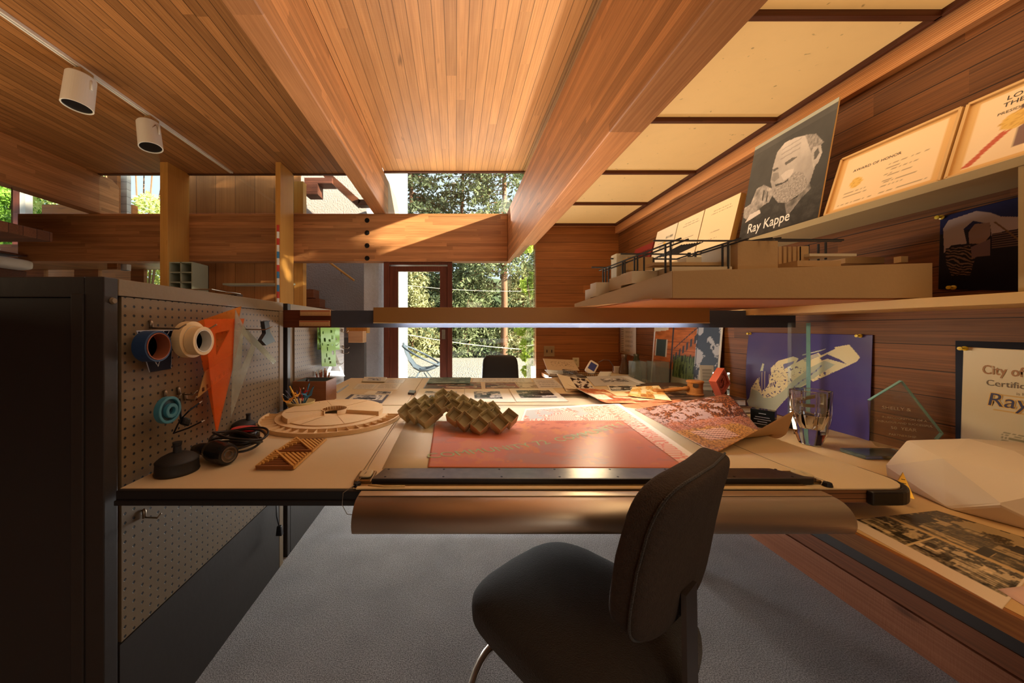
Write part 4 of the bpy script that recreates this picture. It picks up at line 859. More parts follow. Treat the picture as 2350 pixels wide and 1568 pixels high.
# cord and plug under the table
t = thing('hanging_plug', 'dark electric plug dangling on its cord below the table', 'plug', P(640, 1215, 1.5)); bm = BM()
tube(bm, [P(634, 1150, 1.5), P(635, 1185, 1.5), P(640, 1206, 1.5)], .0025, 6); obj('cord', bm, black, t, smooth=True)
bm = BM(); q = P(641, 1217, 1.5); hexa(bm, [q+V((-.012, -.01, -.022)), q+V((.015, -.01, -.022)), q+V((.015, .01, -.022)), q+V((-.012, .01, -.022))], [q+V((-.008, -.008, .02)), q+V((.01, -.008, .02)), q+V((.01, .008, .02)), q+V((-.008, .008, .02))]); obj('plug_body', bm, black, t, bevel=.003)
# weighted bases
def bell(px, py, r, hb, lab, nx_=0.):
    y = (H-ZT)*F/(py-CY)+r*.9; x = (px-CX)/F*y; t = thing('weighted_base', lab, 'lamp base', (x, y, ZT), 0, 'black weighted bases'); q = (x, y, ZT); rub = pm('matt_black_rubber', (34, 31, 28), .6, bump=.05)
    bm = BM(); lathe(bm, [(0, .0005), (r*.97, .0005), (r, .004), (r*.97, .008), (r*.94, hb*.55), (r*.96, hb*.58), (r*.96, hb*.62), (r*.9, hb*.68), (r*.75, hb*.80), (r*.5, hb*.92), (r*.25, hb*.99), (0, hb)], q, 48); obj('base', bm, rub, t, smooth=True)
    bm = BM(); lathe(bm, [(r*.2, hb*.94), (r*.18, hb*1.3), (r*.2, hb*1.34), (r*.22, hb*1.5), (0, hb*1.5)], (x+nx_, y, ZT), 20); obj('neck', bm, rub, t, smooth=False)
bell(407, 1100, .0495, .053, 'larger black weighted base with stubby neck at the front left table corner')
bell(560, 996, .040, .043, 'smaller black weighted base farther back against the pegboard', .016)
# corded tool
t = thing('corded_tool', 'black corded hand tool with a round end cap and coiled cable', 'power tool', (-.66, .95, ZT)); bk_ = pm('gloss_black_plastic', (26, 25, 25), .25)
A, B_ = V((-.71, .985, ZT+.03)), V((-.628, .945, ZT+.031)); ax = (B_-A).normalized()
bm = BM(); lathe(bm, [(0, 0), (.026, .004), (.0295, .02), (.0295, .075), (.027, .088), (.02, .09), (.02, .086), (0, .086)], A, 36, ax); obj('motor_housing', bm, bk_, t, smooth=False)
bm = BM(); L_ = (B_-A).length; ring(bm, A+ax*.0895, ax, .021, .0185, .003); ring(bm, A+ax*.0895, ax, .012, .009, .004); obj('chrome_ring', bm, pm('dull_chrome', (150, 144, 138), .3, 1.), t)
bm = BM(); tube(bm, [A+ax*.01, A-ax*.05+V((0, 0, -.004)), A-ax*.085+V((.01, -.01, -.008))], [.02, .016, .013], 16); obj('handle', bm, bk_, t, smooth=True)
random.seed(5)
for k in range(7):
    bm = BM(); a0 = random.uniform(-.2, .2); rx, ry = .062+.012*random.random(), .04+.014*random.random(); cz = ZT+.022+.006*k; cc = V((-.675+.006*random.uniform(-1, 1), 1.04+.01*random.uniform(-1, 1), cz)); tl_ = random.uniform(-.14, .14)
    tube(bm, [cc+V((rx*cos(q)+.02*(cos(q) > .5)*k/7, ry*sin(q)+.25*rx*cos(q)*-1*.3, rx*cos(q)*tl_+.008*sin(2*q+k))) for q in [2*pi*i/36 for i in range(36)]], .0033, 8, closed=True); obj('cable_coil', bm, pm('black_cable', (34, 31, 29), .35), t, smooth=True)
t = thing('red_topped_canister', 'black canister with a glossy red oval lid beside the coiled cable', 'canister', (-.70, 1.125, ZT))
bm = BM(); superpad(bm, (.045, 0, 0), (0, .03, 0), (0, 0, .022), (-.70, 1.13, ZT+.0225), 28, 10, .4, .7); obj('body', bm, bk_, t, smooth=True)
bm = BM(); superpad(bm, (.041, 0, 0), (0, .027, 0), (0, 0, .007), (-.70, 1.128, ZT+.048), 28, 8, .6, .8); obj('lid', bm, pm('glossy_red', (196, 44, 44), .2), t, smooth=True, label='glossy red oval lid')

# ------------------------------------------------------------------ circular wooden model
wm = thing('circular_model', 'round balsa wood study model with slatted outer ring', 'model', (-.52, 1.465, ZT)); cw = V((-.52, 1.465, 0))
bal = pm('pale_balsa', (214, 178, 126), .6, var=.08, scale=18); bal2 = pm('dark_balsa_edge', (170, 124, 70), .6, var=.1)
def sector(bm, r0, r1, a0, a1, z0, z1, n=None):
    n = n or max(2, int(abs(a1-a0)/4)); A_ = [R(a0+(a1-a0)*i/n) for i in range(n+1)]
    pts = [cw+V((r1*cos(a), r1*sin(a), z0)) for a in A_]+([cw+V((r0*cos(a), r0*sin(a), z0)) for a in A_[::-1]] if r0 > 0 else [cw+V((0, 0, z0))]); prism(bm, pts, (0, 0, z1-z0))
for nm, r0, r1, a0, a1, z0, z1 in (('ring_base', .226, .287, 180, 361, ZT+.001, ZT+.004), ('outer_hoop', .280, .286, 180, 361, ZT+.0042, ZT+.016), ('inner_hoop', .2265, .230, 180, 361, ZT+.0042, ZT+.016), ('lower_disc', .0, .226, 180, 361, ZT+.008, ZT+.014), ('middle_disc', .05, .193, 176, 364, ZT+.0145, ZT+.018), ('upper_disc', .056, .203, -12, 232, ZT+.0145, ZT+.034), ('hub_ring', .05, .055, -60, 240, ZT+.0185, ZT+.037)):
    bm = BM(); sector(bm, r0, r1, a0, a1, z0, z1); obj(nm, bm, bal, wm)
for i in range(22):
    a = R(181+i*8.5); d = V((cos(a), sin(a), 0)); e = V((-sin(a), cos(a), 0)); bm = BM(); obox(bm, cw+d*.255+V((0, 0, ZT+.0095)), d*.0245, e*.0012, (0, 0, .005)); obj('ring_slat', bm, bal, wm)
for i in range(16):
    a = R(-20+i*16); d = V((cos(a), sin(a), 0)); e = V((-sin(a), cos(a), 0)); bm = BM(); obox(bm, cw+d*.0475+V((0, 0, ZT+.03)), d*.007, e*.001, (0, 0, .006)); obj('hub_slat', bm, bal2, wm)
bm = BM()
for a in (-110, -60, 60, 120, 200, 250): 
    a = R(a); d = V((cos(a), sin(a), 0)); e = V((-sin(a), cos(a), 0)); zz = ZT+(.0343 if -.25 < a < 4.1 else .0183); obox(bm, cw+d*.125+V((0, 0, zz)), d*.066, e*.0008, (0, 0, .0004))
obj('joint_line', bm, bal2, wm)
# ------------------------------------------------------------------ stick lattice tiles
stk = pm('golden_sticks', (212, 160, 84), .5, var=.15, scale=30); stk2 = pm('brown_sticks', (136, 84, 42), .5, var=.15, scale=30)
def tile(c4, lab):
    q = [T(a, b_, ZT+.003) for a, b_ in c4]; t = thing('stick_lattice', lab, 'lattice model', q[0], 0, 'triangular stick lattices')
    bl, br, tr, tl = q
    def stick(p, r, m_, h=.004): bm = BM(); d = (r-p); u = V((-d.y, d.x, 0)).normalized()*.0028; obox(bm, (p+r)/2+V((0, 0, h-.003+.001)), d/2, u, (0, 0, .0028)); obj('stick', bm, m_, t)
    for k in range(8):
        s = k/8; stick(bl.lerp(tl, s), bl.lerp(tl, s).lerp(br, 1)if k == 0 else bl.lerp(br, 1-s*.0).lerp(tl, s), stk2, .004)
    for k in range(7):
        s = (k+.5)/7.5; stick(bl.lerp(tl, .04+.9*s).lerp(bl, .0), bl.lerp(tl, .04+.9*s)+(tr-tl)*(.42*s), stk, .009)
        stick(br.lerp(tr, s), tl.lerp(tr, s), stk, .004)
    stick(tl, br, stk, .010); stick(tl, tr, stk2, .004); stick(br, tr, stk, .004); stick(bl, br, stk2, .009); stick(bl, tl, stk, .009)
tile([(588, 1077), (673, 1077), (713, 1041), (632, 1040)], 'nearer golden stick lattice tile in front of the round wooden model')
tile([(636, 1041), (715, 1039.5), (748, 1010), (680, 1010)], 'farther golden stick lattice tile touching the nearer one')
# ------------------------------------------------------------------ pen bowl, box, templates
bx, by = -.717, 1.575
t = thing('pen_bowl', 'yellow ochre bowl on the table holding paper birds and pens', 'bowl', (bx, by, ZT)); bowlm = pm('ochre_ceramic', (190, 166, 104), .5, var=.12, scale=40, bump=.1)
bm = BM(); lathe(bm, [(0, .0005), (.034, .0005), (.048, .012), (.060, .036), (.063, .045), (.060, .045), (.045, .014), (.03, .006), (0, .006)], (bx, by, ZT), 36); obj('bowl_body', bm, bowlm, t, smooth=True)
random.seed(9); cols = [((58, 54, 70), 'dark'), ((214, 160, 40), 'yellow'), ((40, 92, 110), 'teal'), ((196, 120, 40), 'orange'), ((70, 60, 90), 'violet'), ((30, 30, 34), 'black')]
for i, (dx, dy, hh, k, nm_) in enumerate(((-.05, .0, .055, 0, 'leaning far left'), (-.045, .02, .075, 1, 'sticking up at the left rim'), (-.02, .02, .05, 4, 'behind the orange paper bird'), (.02, .03, .085, 2, 'standing upright at the back'), (.045, -.005, .075, 2, 'tilted over the right rim'), (.0, .03, .06, 5, 'hidden in the middle'), (-.055, -.01, .04, 5, 'lying low on the left rim'))):
    c, nmc = cols[k]; t2 = thing('pen', '%s pen in the ochre bowl, %s' % (nmc, nm_), 'pen', (bx, by, ZT+.01), 0, 'pens in the ochre bowl'); bm = BM()
    p0 = V((bx+dx*.15, by+dy*.3, ZT+.012)); p1 = V((bx+dx*1.35, by+dy, ZT+.035+hh)); tube(bm, [p0, p1], .0035, 8); brl = obj('barrel', bm, pm('pen_%s' % nmc, c, .35), t2)
    bm = BM(); tube(bm, [p1, p1+(p1-p0).normalized()*.007], [.0035, .001], 8); obj('tip', bm, black if k != 5 else white, brl)
def bird(x, y, z, s, c, nm, lab, rz=0.):
    t2 = thing('paper_bird', lab, 'origami bird', (x, y, z-s*.2), 0, 'paper birds in the ochre bowl'); m_ = pm(nm, c, .6); M = Matrix.Translation((x, y, z)) @ Matrix.Rotation(rz, 4, 'Z')
    for pn, tri in (('wing', [(0, 0, 0), (-.9, .2, .5), (-.2, 0, .35)]), ('wing', [(0, 0, 0), (-.8, -.5, .4), (-.2, 0, .35)]), ('body', [(.5, 0, .1), (-.5, 0, .0), (0, .12, -.3)]), ('body', [(.5, 0, .1), (-.5, 0, 0), (0, -.12, -.3)]), ('neck', [(.3, 0, 0), (.7, 0, .8), (.5, 0, 0)]), ('tail', [(-.3, 0, 0), (-.8, 0, .9), (-.5, 0, .0)])):
        bm = BM(); bm.faces.new([bm.verts.new(V(q)*s) for q in tri]); bm.transform(M); obj(pn, bm, m_, t2, solid=.0006)
bird(bx-.012, by-.01, ZT+.075, .034, (226, 158, 40), 'yellow_paper', 'yellow paper bird upright in the ochre bowl', 1.2)
bird(bx+.012, by-.005, ZT+.080, .036, (206, 52, 56), 'red_paper', 'red paper bird at the top of the ochre bowl', 2.6)
bird(bx+.035, by-.01, ZT+.07, .036, (38, 96, 116), 'teal_paper', 'teal paper bird at the right of the ochre bowl', .3)
bird(bx-.045, by-.03, ZT+.05, .036, (222, 150, 50), 'amber_paper', 'amber paper bird drooping over the left rim', 3.4)
bird(bx+.02, by-.03, ZT+.058, .022, (214, 74, 70), 'coral_paper', 'small coral paper bird at the front of the bowl', 1.9)
bird(-.615, 1.60, ZT+.012, .032, (128, 160, 60), 'green_paper', 'green paper bird lying on the table beside the brown box', .5)
t = thing('open_box', 'brown open topped wooden box against the pegboard', 'box', (-.73, 1.77, ZT)); bb = wood('box_brown', (134, 84, 50), (116, 70, 40), 'X', 'Z', .3, 0, .5, .1, 3.); z0, z1 = ZT+.001, .853
for nm, q in (('front_panel', (-.812, -.645, 1.695, 1.702)), ('back_panel', (-.812, -.645, 1.835, 1.842)), ('side_panel', (-.812, -.806, 1.7021, 1.8349)), ('side_panel', (-.651, -.645, 1.7021, 1.8349))):
    bm = BM(); box(bm, *q, z0, z1); obj(nm, bm, bb, t)
bm = BM(); box(bm, -.8055, -.6515, 1.7025, 1.8345, z0, z0+.006); obj('bottom', bm, bb, t)
bm = BM(); box(bm, -.8055, -.804, 1.7025, 1.8345, z0+.008, z1-.001); box(bm, -.653, -.6515, 1.7025, 1.8345, z0+.008, z1-.001); box(bm, -.8039, -.6531, 1.833, 1.8345, z0+.008, z1-.001); obj('lining', bm, pm('grey_green_lining', (84, 92, 84), .7), t)
bm = BM(); superpad(bm, (.012, 0, 0), (0, .012, 0), (0, 0, .055), (-.765, 1.76, z0+.062), 20, 12, .5, 1.); o = obj('black_bottle', bm, bk_, smooth=True); tag(o, 'black rounded bottle top standing in the brown open box', 'bottle')
t = thing('pen_cup', 'dark cup of brush pens behind the brown open box', 'cup', (-.775, 1.99, ZT)); bm = BM(); lathe(bm, [(0, .0005), (.032, .0005), (.034, .085), (.031, .085), (.029, .004), (0, .004)], (-.775, 1.99, ZT), 24); obj('cup_body', bm, pm('dark_cup', (52, 46, 42), .5), t, smooth=True)
for k, (dx, dy, hh) in enumerate(((-.03, 0, .115), (-.018, .01, .12), (-.005, -.008, .128), (.006, .01, .135), (.016, -.004, .12), (.026, .006, .11))):
    p0 = V((-.775+dx*.5, 1.99+dy, ZT+.012)); p1 = V((-.775+dx*1.3, 1.99+dy, ZT+hh)); t2 = thing('marker_pen', 'red brown and white marker pen standing in the dark cup', 'pen', p0, 0, 'markers in the dark cup')
    bm = BM(); tube(bm, [p0, p1], .0045, 8); brl = obj('barrel', bm, pm('marker_brown', (150, 84, 56), .5), t2); bm = BM(); tube(bm, [p1, p1+(p1-p0).normalized()*.012], .0048, 8); obj('cap', bm, white, brl)
def template(px0, px1, py0, py1, X, mt, lab, seed, skew=0):
    random.seed(seed); t = thing('drawing_template', lab, 'template', S(px0, py0, X), 0, 'green drawing templates'); n, mm = 15, 30; bm = BM(); gr = {}
    for j in range(mm+1):
        for i in range(n+1): gr[i, j] = bm.verts.new(S(px0+(px1-px0)*i/n+skew*j/mm, py0+(py1-py0)*j/mm, X+.004*sin(j*.4)))
    hole = set(); k = 0
    while k < 26:
        w_, h_ = random.choice([(1, 2), (2, 2), (1, 3), (2, 1), (2, 3)]); i0, j0 = random.randint(1, n-1-w_), random.randint(1, mm-1-h_); cells = {(i, j) for i in range(i0, i0+w_) for j in range(j0, j0+h_)}; pad = {(i+a, j+b_) for i, j in cells for a in (-1, 0, 1) for b_ in (-1, 0, 1)}
        k += 1
        if pad & hole: continue
        hole |= cells
    for j in range(mm):
        for i in range(n):
            if (i, j) not in hole: bm.faces.new((gr[i, j], gr[i+1, j], gr[i+1, j+1], gr[i, j+1]))
    obj('plate', bm, mt, t, solid=.0015)
gt = film('green_plastic', (140, 190, 78), .85, .7)
template(728, 779, 750, 803, -.80, gt, 'wide green drawing template hanging behind the others', 1)
template(735, 768, 752, 841, -.785, gt, 'long green drawing template hanging in front', 2, 3)
template(748, 762, 752, 838, -.792, gt, 'narrow green drawing template peeping out at the lower right', 4, -3)
plate_poly('set_square', [(769, 810), (791, 864), (745, 862)], [[(769, 826), (781, 852), (758, 851)]], -.79, cf, 'clear set square leaning against the second pegboard', grp='set squares far')
for k, (px, py) in enumerate(((784, 760), (786, 798), (785, 809), (760, 790), (772, 833))): hook(px, py, .05, ['pegboard hook at the top right of the second pegboard', 'pegboard hook level with the template bottoms', 'lowest right pegboard hook on the second board', 'pegboard hook behind the green templates', 'pegboard hook above the clear leaning set square'][k], grp='hooks on the second pegboard')
bm = BM(); q = [T(772, 900, ZT+.001), T(775, 903, ZT+.001), T(801, 885, ZT+.001), T(799, 883, ZT+.001)]; prism(bm, q, (0, 0, .002)); o = obj('clear_ruler', bm, film('pale_ruler', (220, 226, 230), .6)); relocate(o, q[0]); tag(o, 'shiny clear ruler on the table right of the brown box', 'ruler')

# ------------------------------------------------------------------ folded geometric sculpture
gs = thing('folded_sculpture', 'tan folded card sculpture of open cubes arching over the orange poster', 'sculpture', (.07, 1.32, ZT)); gm_ = pm('grey_tan_card', (196, 180, 138), .7, var=.1, scale=20, bump=.05)
for k, (px, py, Y, z) in enumerate(((1100, 980, 1.22, .765), (1145, 974, 1.22, .772), (1066, 968, 1.24, .778), (1044, 957, 1.26, .79), (1168, 961, 1.27, .781), (1117, 962, 1.27, .779), (1090, 952, 1.29, .79), (1067, 942, 1.31, .80), (1134, 955, 1.31, .781), (1112, 945, 1.33, .793), (1084, 936, 1.36, .8), (1063, 927, 1.38, .812), (1128, 942, 1.37, .788), (1104, 938, 1.40, .79), (1039, 934, 1.33, .811), (1016, 929, 1.33, .82), (1015, 912, 1.41, .833), (1038, 917, 1.4, .826), (977, 962, 1.30, .771), (955, 952, 1.33, .78), (998, 947, 1.33, .789), (977, 941, 1.38, .787), (952, 934, 1.40, .795), (974, 926, 1.45, .8), (991, 931, 1.42, .796), (933, 948, 1.36, .78))):
    c = P(px, py, Y); s = .0232; M = Matrix.Translation(c) @ Matrix.Rotation(R(8*sin(k*1.7)), 4, 'Y') @ Matrix.Rotation(R(46+5*sin(k)), 4, 'X') @ Matrix.Rotation(R(45+4*sin(k*2.)), 4, 'Z')
    bm = BM(); vs = box(bm, -s, s, -s, s, -s, s); bm.faces.ensure_lookup_table()
    kill = [f for f in bm.faces if f.calc_center_median().z > s*.9]; bmesh.ops.delete(bm, geom=kill, context='FACES')
    # open upper face with an inner sloping flap
    iv = [bm.verts.new(q) for q in ((-s*.94, -s*.94, -s*.35), (s*.94, -s*.94, -s*.35), (s*.94, s*.94, -s*.35), (-s*.94, s*.94, -s*.35))]; bm.faces.new(iv); bm.transform(M); obj('folded_cube', bm, gm_, gs, solid=.0011)
# ================================================================== PRINTS AND PHOTOGRAPHS LYING ON THE TABLES
PT = lambda q, z: [T(a, b_, z) for a, b_ in q]
def photo(seed, dark=.5, tone=(1, .97, .9), struct_=True):
    rnd = random.Random(seed); rects = [(rnd.random(), rnd.uniform(.1, .6), rnd.uniform(.04, .22), rnd.uniform(.03, .18), rnd.choice((30, 60, 200, 225, 120))) for _ in range(16)]
    def f(u, v):
        g = 118+170*fb(u*7, v*9, seed, 5)+60*fb(u*34, v*30, seed+1, 2)
        if v > .55: g = 50+260*abs(fb(u*16, v*16, seed+3, 4)) if fb(u*3, v*3, seed+7, 2) > -.1 else 205
        if struct_:
            for x, y, w_, h_, c in rects:
                if abs(u-x) < w_ and abs(v-y) < h_: g = c+70*fb(u*30, v*12, seed, 2)
            if abs((v*14+u*2*rnd_s) % 1-.5) > .43 and v < .5: g *= .6
        g = max(12, min(235, g*(1.15-dark*.4))); return (g*tone[0], g*tone[1], g*tone[2])
    rnd_s = rnd.uniform(-1, 1); return f
def colphoto(seed, pal):
    bwf = photo(seed)
    def f(u, v):
        g = bwf(u, v)[0]/235; k = min(len(pal)-1.001, max(0, g*(len(pal)-1))); i = int(k); t_ = k-i; return tuple(pal[i][j]*(1-t_)+pal[i+1][j]*t_ for j in range(3))
    return f
def mounted(f, bu0, bu1, bv0, bv1, bg=(226, 212, 182)):
    def g(u, v):
        if bu0 < u < bu1 and bv0 < v < bv1: return f((u-bu0)/(bu1-bu0), (v-bv0)/(bv1-bv0))
        return bg
    return g
def plain(c, lines=0, seed=0):
    def f(u, v):
        if lines and .12 < u < .88 and .12 < v < .88 and ((v*lines) % 1) > .6 and fb(u*40, int(v*lines)*3.3, seed, 1) > -.15: return (c[0]*.7, c[1]*.7, c[2]*.7)
        return c
    return f
def lay(name, q, z, f, lab, cat, grp=None, nx=56, ny=40, th=.0012, zf=None, back=None, m=None):
    o = sheet(name, PT(q, z) if len(q[0]) == 2 else q, nx, ny, f, m, None, zf, th, back); tag(o, lab, cat, grp); return o
zt = ZT+.0006
# ---- front board
lay('board_cover', [(877, 1076), (1672, 1076), (1480, 931), (951, 931)], zt+.0008, plain((222, 208, 172)), 'cream cover sheet spread on the front drafting board', 'cover sheet', nx=10, ny=8, th=.0008)
# salmon patterned print with white border
def salmon(u, v):
    if u > .955 or v > .955 or u < .02: return (238, 226, 202)
    sal, dk, wh, gy_ = (226, 136, 108), (206, 104, 84), (236, 214, 184), (186, 178, 160)
    n_ = fb(u*4, v*4, 3, 3)
    if u > .80:
        k = (v*46+2*n_) % 1; ed = .80+.06*((v*20) % 1)
        if u < ed: return sal
        return wh if k < .45 else sal
    k = (u*26+v*20+4*n_) % 1
    if n_ > .12 and v > .55: return wh if (u*60+v*30) % 1 < .5 else sal
    if n_ < -.18: return gy_
    return sal if k < .62 else wh
lay('patterned_poster', [(1150, 1073), (1637, 1073), (1418, 924), (1205, 938)], zt+.0026, salmon, 'white bordered salmon poster with comb like pattern under the orange one', 'poster', nx=120, ny=90)
def orange(u, v):
    a = (204, 122, 90); n_ = fb(u*3.2, v*3.2, 9, 4); n2_ = fb(u*8+3, v*2.5, 2, 3)
    if n_ > .10: a = (192, 122, 98)
    if n_ > .24: a = (186, 128, 108)
    if n2_ > .25: a = (210, 132, 84)
    if v > .75 and fb(u*14, v*14, 5, 4) > .1: a = (180, 100, 76)
    if v < .05: a = (204, 120, 80)
    return a
o = lay('community_poster', [(982, 1072), (1577, 1075), (1427, 965), (998, 967)], zt+.0044, orange, 'large orange poster with green slanting lettering on the drafting board', 'poster', nx=110, ny=70)
p0 = T(984, 1053, ZT+.0051); p1 = T(1430, 975, ZT+.0051); ux = (p1-p0).normalized()
tx = text('COMMUNITY 72  COMMUNITY 7', .056, p0, ux, V((-ux.y, ux.x, 0)), pm('pale_green_ink', (168, 186, 126), .6), o, bend=lambda x, y: (x, y-.05*sin(pi*x/.85)))
# ---- rear table, left group
lay('magazine', [(780, 924), (877, 925), (893, 906), (806, 905)], zt+.0015, mounted(mounted(photo(4, .1), .1, .9, .1, .9, (216, 202, 170)), .10, .93, .30, .97, (74, 70, 72)), 'grey booklet with line drawings on the far table, left side', 'booklet')
p0 = T(794, 922, ZT+.003); text('ARCHITECTURE', .013, p0, (1, 0, 0), (0, 1, 0), pm('pale_grey_ink', (200, 196, 186), .6), [x for x in COL.objects if x.name == 'magazine'][0], squeeze=1.2) if False else None
lay('red_card', [(795, 928), (857, 931), (864, 924), (802, 923)], zt, plain((176, 50, 46)), 'red card peeping out below the grey booklet', 'card', nx=4, ny=4)
lay('small_card', [(835, 904), (897, 905), (901, 898), (846, 897)], zt, mounted(photo(6, .6), .4, .95, .1, .9), 'cream card with a small dark photo above the grey booklet', 'card')
lay('letter_sheet', [(809, 893), (853, 894), (868, 881), (821, 881)], zt, plain((206, 194, 172), 12, 1), 'plain sheet of text at the left edge of the far table', 'paper')
lay('envelope', [(854, 895), (912, 895), (922, 880), (870, 880)], zt, plain((214, 198, 168), 9, 2), 'cream envelope lying beside the sheet of text', 'envelope')
for k in range(3): lay('stacked_card', [(829+k, 877-k), (880+k*1.5, 878-k), (889-k, 868-k), (838-k, 867-k)], zt+.004*k+.001, mounted(photo(8+k, .3), .2, .8, .2, .8, (200, 188, 160)), ['bottom card of the small stack at the far table edge', 'middle card of the small stack at the far table edge', 'top card of the small stack, with a dark picture'][k], 'card', 'small stack of cards', th=.003)
lay('pale_sheet', [(882, 879), (925, 880), (931, 871), (888, 871)], zt, plain((200, 186, 164), 5, 3), 'pale sheet behind the cream envelope near the far table edge', 'paper')
bm = BM(); q = PT([(936, 906), (950, 907), (955, 901), (940, 900)], ZT+.0005); prism(bm, q, (0, 0, .012)); o = obj('dark_block', bm, pm('dark_slate', (72, 70, 70), .4), bevel=.001); relocate(o, q[0]); tag(o, 'small dark slate block left of the mounted photographs', 'block')
# ---- mounted black and white photos
lay('mounted_photo', [(945, 921), (1065, 922), (1065, 893), (962, 892)], zt+.003, mounted(photo(21, .3), .17, .85, .25, .80), 'left mounted black and white photo in the row of three', 'photograph', 'mounted photographs on the rear table', th=.002)
lay('mounted_photo', [(1066, 922), (1184, 923), (1166, 893), (1066, 893)], zt+.0032, mounted(photo(22, .45), .20, .78, .22, .80), 'middle mounted black and white photo in the row of three', 'photograph', 'mounted photographs on the rear table', th=.002)
lay('mounted_photo', [(1185, 922), (1305, 921), (1268, 891), (1167, 892)], zt+.0034, mounted(photo(23, .6), .14, .86, .24, .84), 'right mounted black and white photo in the row of three', 'photograph', 'mounted photographs on the rear table', th=.002)
redp = [(30, 24, 20), (90, 60, 44), (150, 72, 50), (120, 110, 84), (214, 196, 170)]
lay('colour_print', [(971, 892), (1105, 892), (1103, 878), (980, 877)], zt+.001, colphoto(31, redp), 'wide reddish colour print behind the mounted photos, left', 'print', 'colour prints on the rear table')
lay('colour_print', [(978, 880), (1078, 880), (1081, 870), (987, 870)], zt+.006, colphoto(32, [(40, 50, 44), (74, 92, 78), (110, 124, 106), (150, 158, 140)]), 'dark green curled print overlapping the wide reddish one', 'print', 'colour prints on the rear table', zf=lambda u, v: (0, 0, .012*v*v))
lay('colour_print', [(1114, 891), (1192, 891), (1181, 878), (1113, 878)], zt+.001, colphoto(33, redp), 'reddish colour print of a facade in the middle of the rear table', 'print', 'colour prints on the rear table')
lay('colour_print', [(1193, 891), (1249, 891), (1230, 877), (1184, 877)], zt+.001, colphoto(34, [(130, 110, 90), (176, 160, 136), (200, 186, 160), (216, 204, 184)]), 'pale beige print right of the facade print', 'print', 'colour prints on the rear table')
lay('drawing_sheet', [(1082, 877), (1222, 877), (1214, 868), (1086, 868)], zt, plain((214, 206, 192), 4, 8), 'white drawing sheet at the far edge of the rear table, centre', 'drawing')
lay('drawing_sheet', [(1236, 891), (1296, 890), (1270, 870), (1222, 871)], zt+.0014, plain((206, 200, 190), 5, 11), 'grey white drawing with faint sketch right of the beige print', 'drawing')
bm = BM(); q = PT([(1290, 912), (1350, 914), (1344, 907), (1284, 906)], ZT+.0005); prism(bm, q, (0, 0, .006)); o = obj('metal_straightedge', bm, steel); relocate(o, q[0]); tag(o, 'dark metal straightedge peeping out between the mounted photo and curled print', 'straightedge')
# ---- right cluster
def portraits(u, v):
    if not (.42 < u < .98 and .1 < v < .96): return (228, 214, 184)
    U, V_ = (u-.42)/.56, (v-.1)/.86; n_ = fb(U*4, V_*4, 77, 3)
    if abs(V_-.45) < .02: return (220, 210, 190)
    return (34, 30, 28) if n_ > .02 else (222, 212, 196)
P1 = [T(1300, 899, ZT+.004), T(1369, 897, ZT+.004), T(1345, 868, ZT+.004), T(1278, 867, ZT+.004)]
lay('portrait_print', P1, 0, portraits, 'cream print with four high contrast faces, curling at its left side', 'print', zf=lambda u, v: (0, 0, .03*(1-u)**2*v), nx=80, ny=60)
lay('grey_drawing', [(1364, 886), (1472, 884), (1425, 863), (1345, 864)], zt+.002, mounted(photo(41, .1, (1, .98, .95), False), .3, .9, .3, .7, (188, 182, 172)), 'grey drawing sheet behind the print of four faces', 'drawing')
lay('white_sheet', [(1428, 884), (1482, 880), (1440, 862), (1404, 863)], zt+.0006, plain((216, 212, 208)), 'blank white sheet reaching toward the acrylic boxes', 'paper', nx=6, ny=6)
lay('photo_strip', [(1400, 899), (1466, 898), (1459, 884), (1392, 884)], zt+.0034, mounted(photo(44, .5), .06, .94, .1, .9, (216, 202, 176)), 'black and white photograph of a long facade beside the four faces', 'photograph')
lay('photo_strip', [(1258, 866), (1345, 866), (1335, 859), (1262, 858)], zt+.001, photo(45, .8), 'dark photograph under the edge of the wire basket', 'photograph')
lay('brown_photo', [(1500, 912), (1600, 908), (1560, 886), (1470, 888)], zt+.001, colphoto(46, [(36, 26, 22), (84, 60, 46), (150, 120, 90), (200, 176, 140)]), 'brown photograph lying under the wooden gavel', 'photograph')
salp = [(120, 56, 34), (176, 92, 60), (206, 140, 96), (232, 200, 150), (250, 236, 206)]
def opr(u, v):
    if u < .04 or v > .97: return (236, 220, 190)
    f = colphoto(51, salp); 
    if u > .45 and v > .45: return (246, 226, 180) if fb(u*3, v*3, 6, 2) > -.1 else (200, 120, 70)
    return f(u, v)
lay('curled_colour_print', [(1366, 928), (1542, 922), (1490, 893), (1300, 893)], zt+.0045, opr, 'orange toned curled colour print in the right middle of the tables', 'print', zf=lambda u, v: (0, 0, .035*max(0, 1-u*5)**2+.004*sin(u*7)), nx=90, ny=60)
lay('curled_colour_print', [(1440, 908), (1542, 920), (1512, 890), (1452, 893)], zt+.008, colphoto(52, [(150, 84, 40), (232, 180, 96), (250, 222, 160), (250, 236, 206)]), 'small bright print with one corner curled up, on the orange toned one', 'print', zf=lambda u, v: (0, 0, .014*v*v), nx=50, ny=50)
lay('salmon_sheet', [(1470, 940), (1590, 928), (1560, 916), (1400, 930)], zt+.001, plain((196, 124, 86)), 'plain salmon sheet under the orange toned curled print', 'paper', nx=10, ny=8)
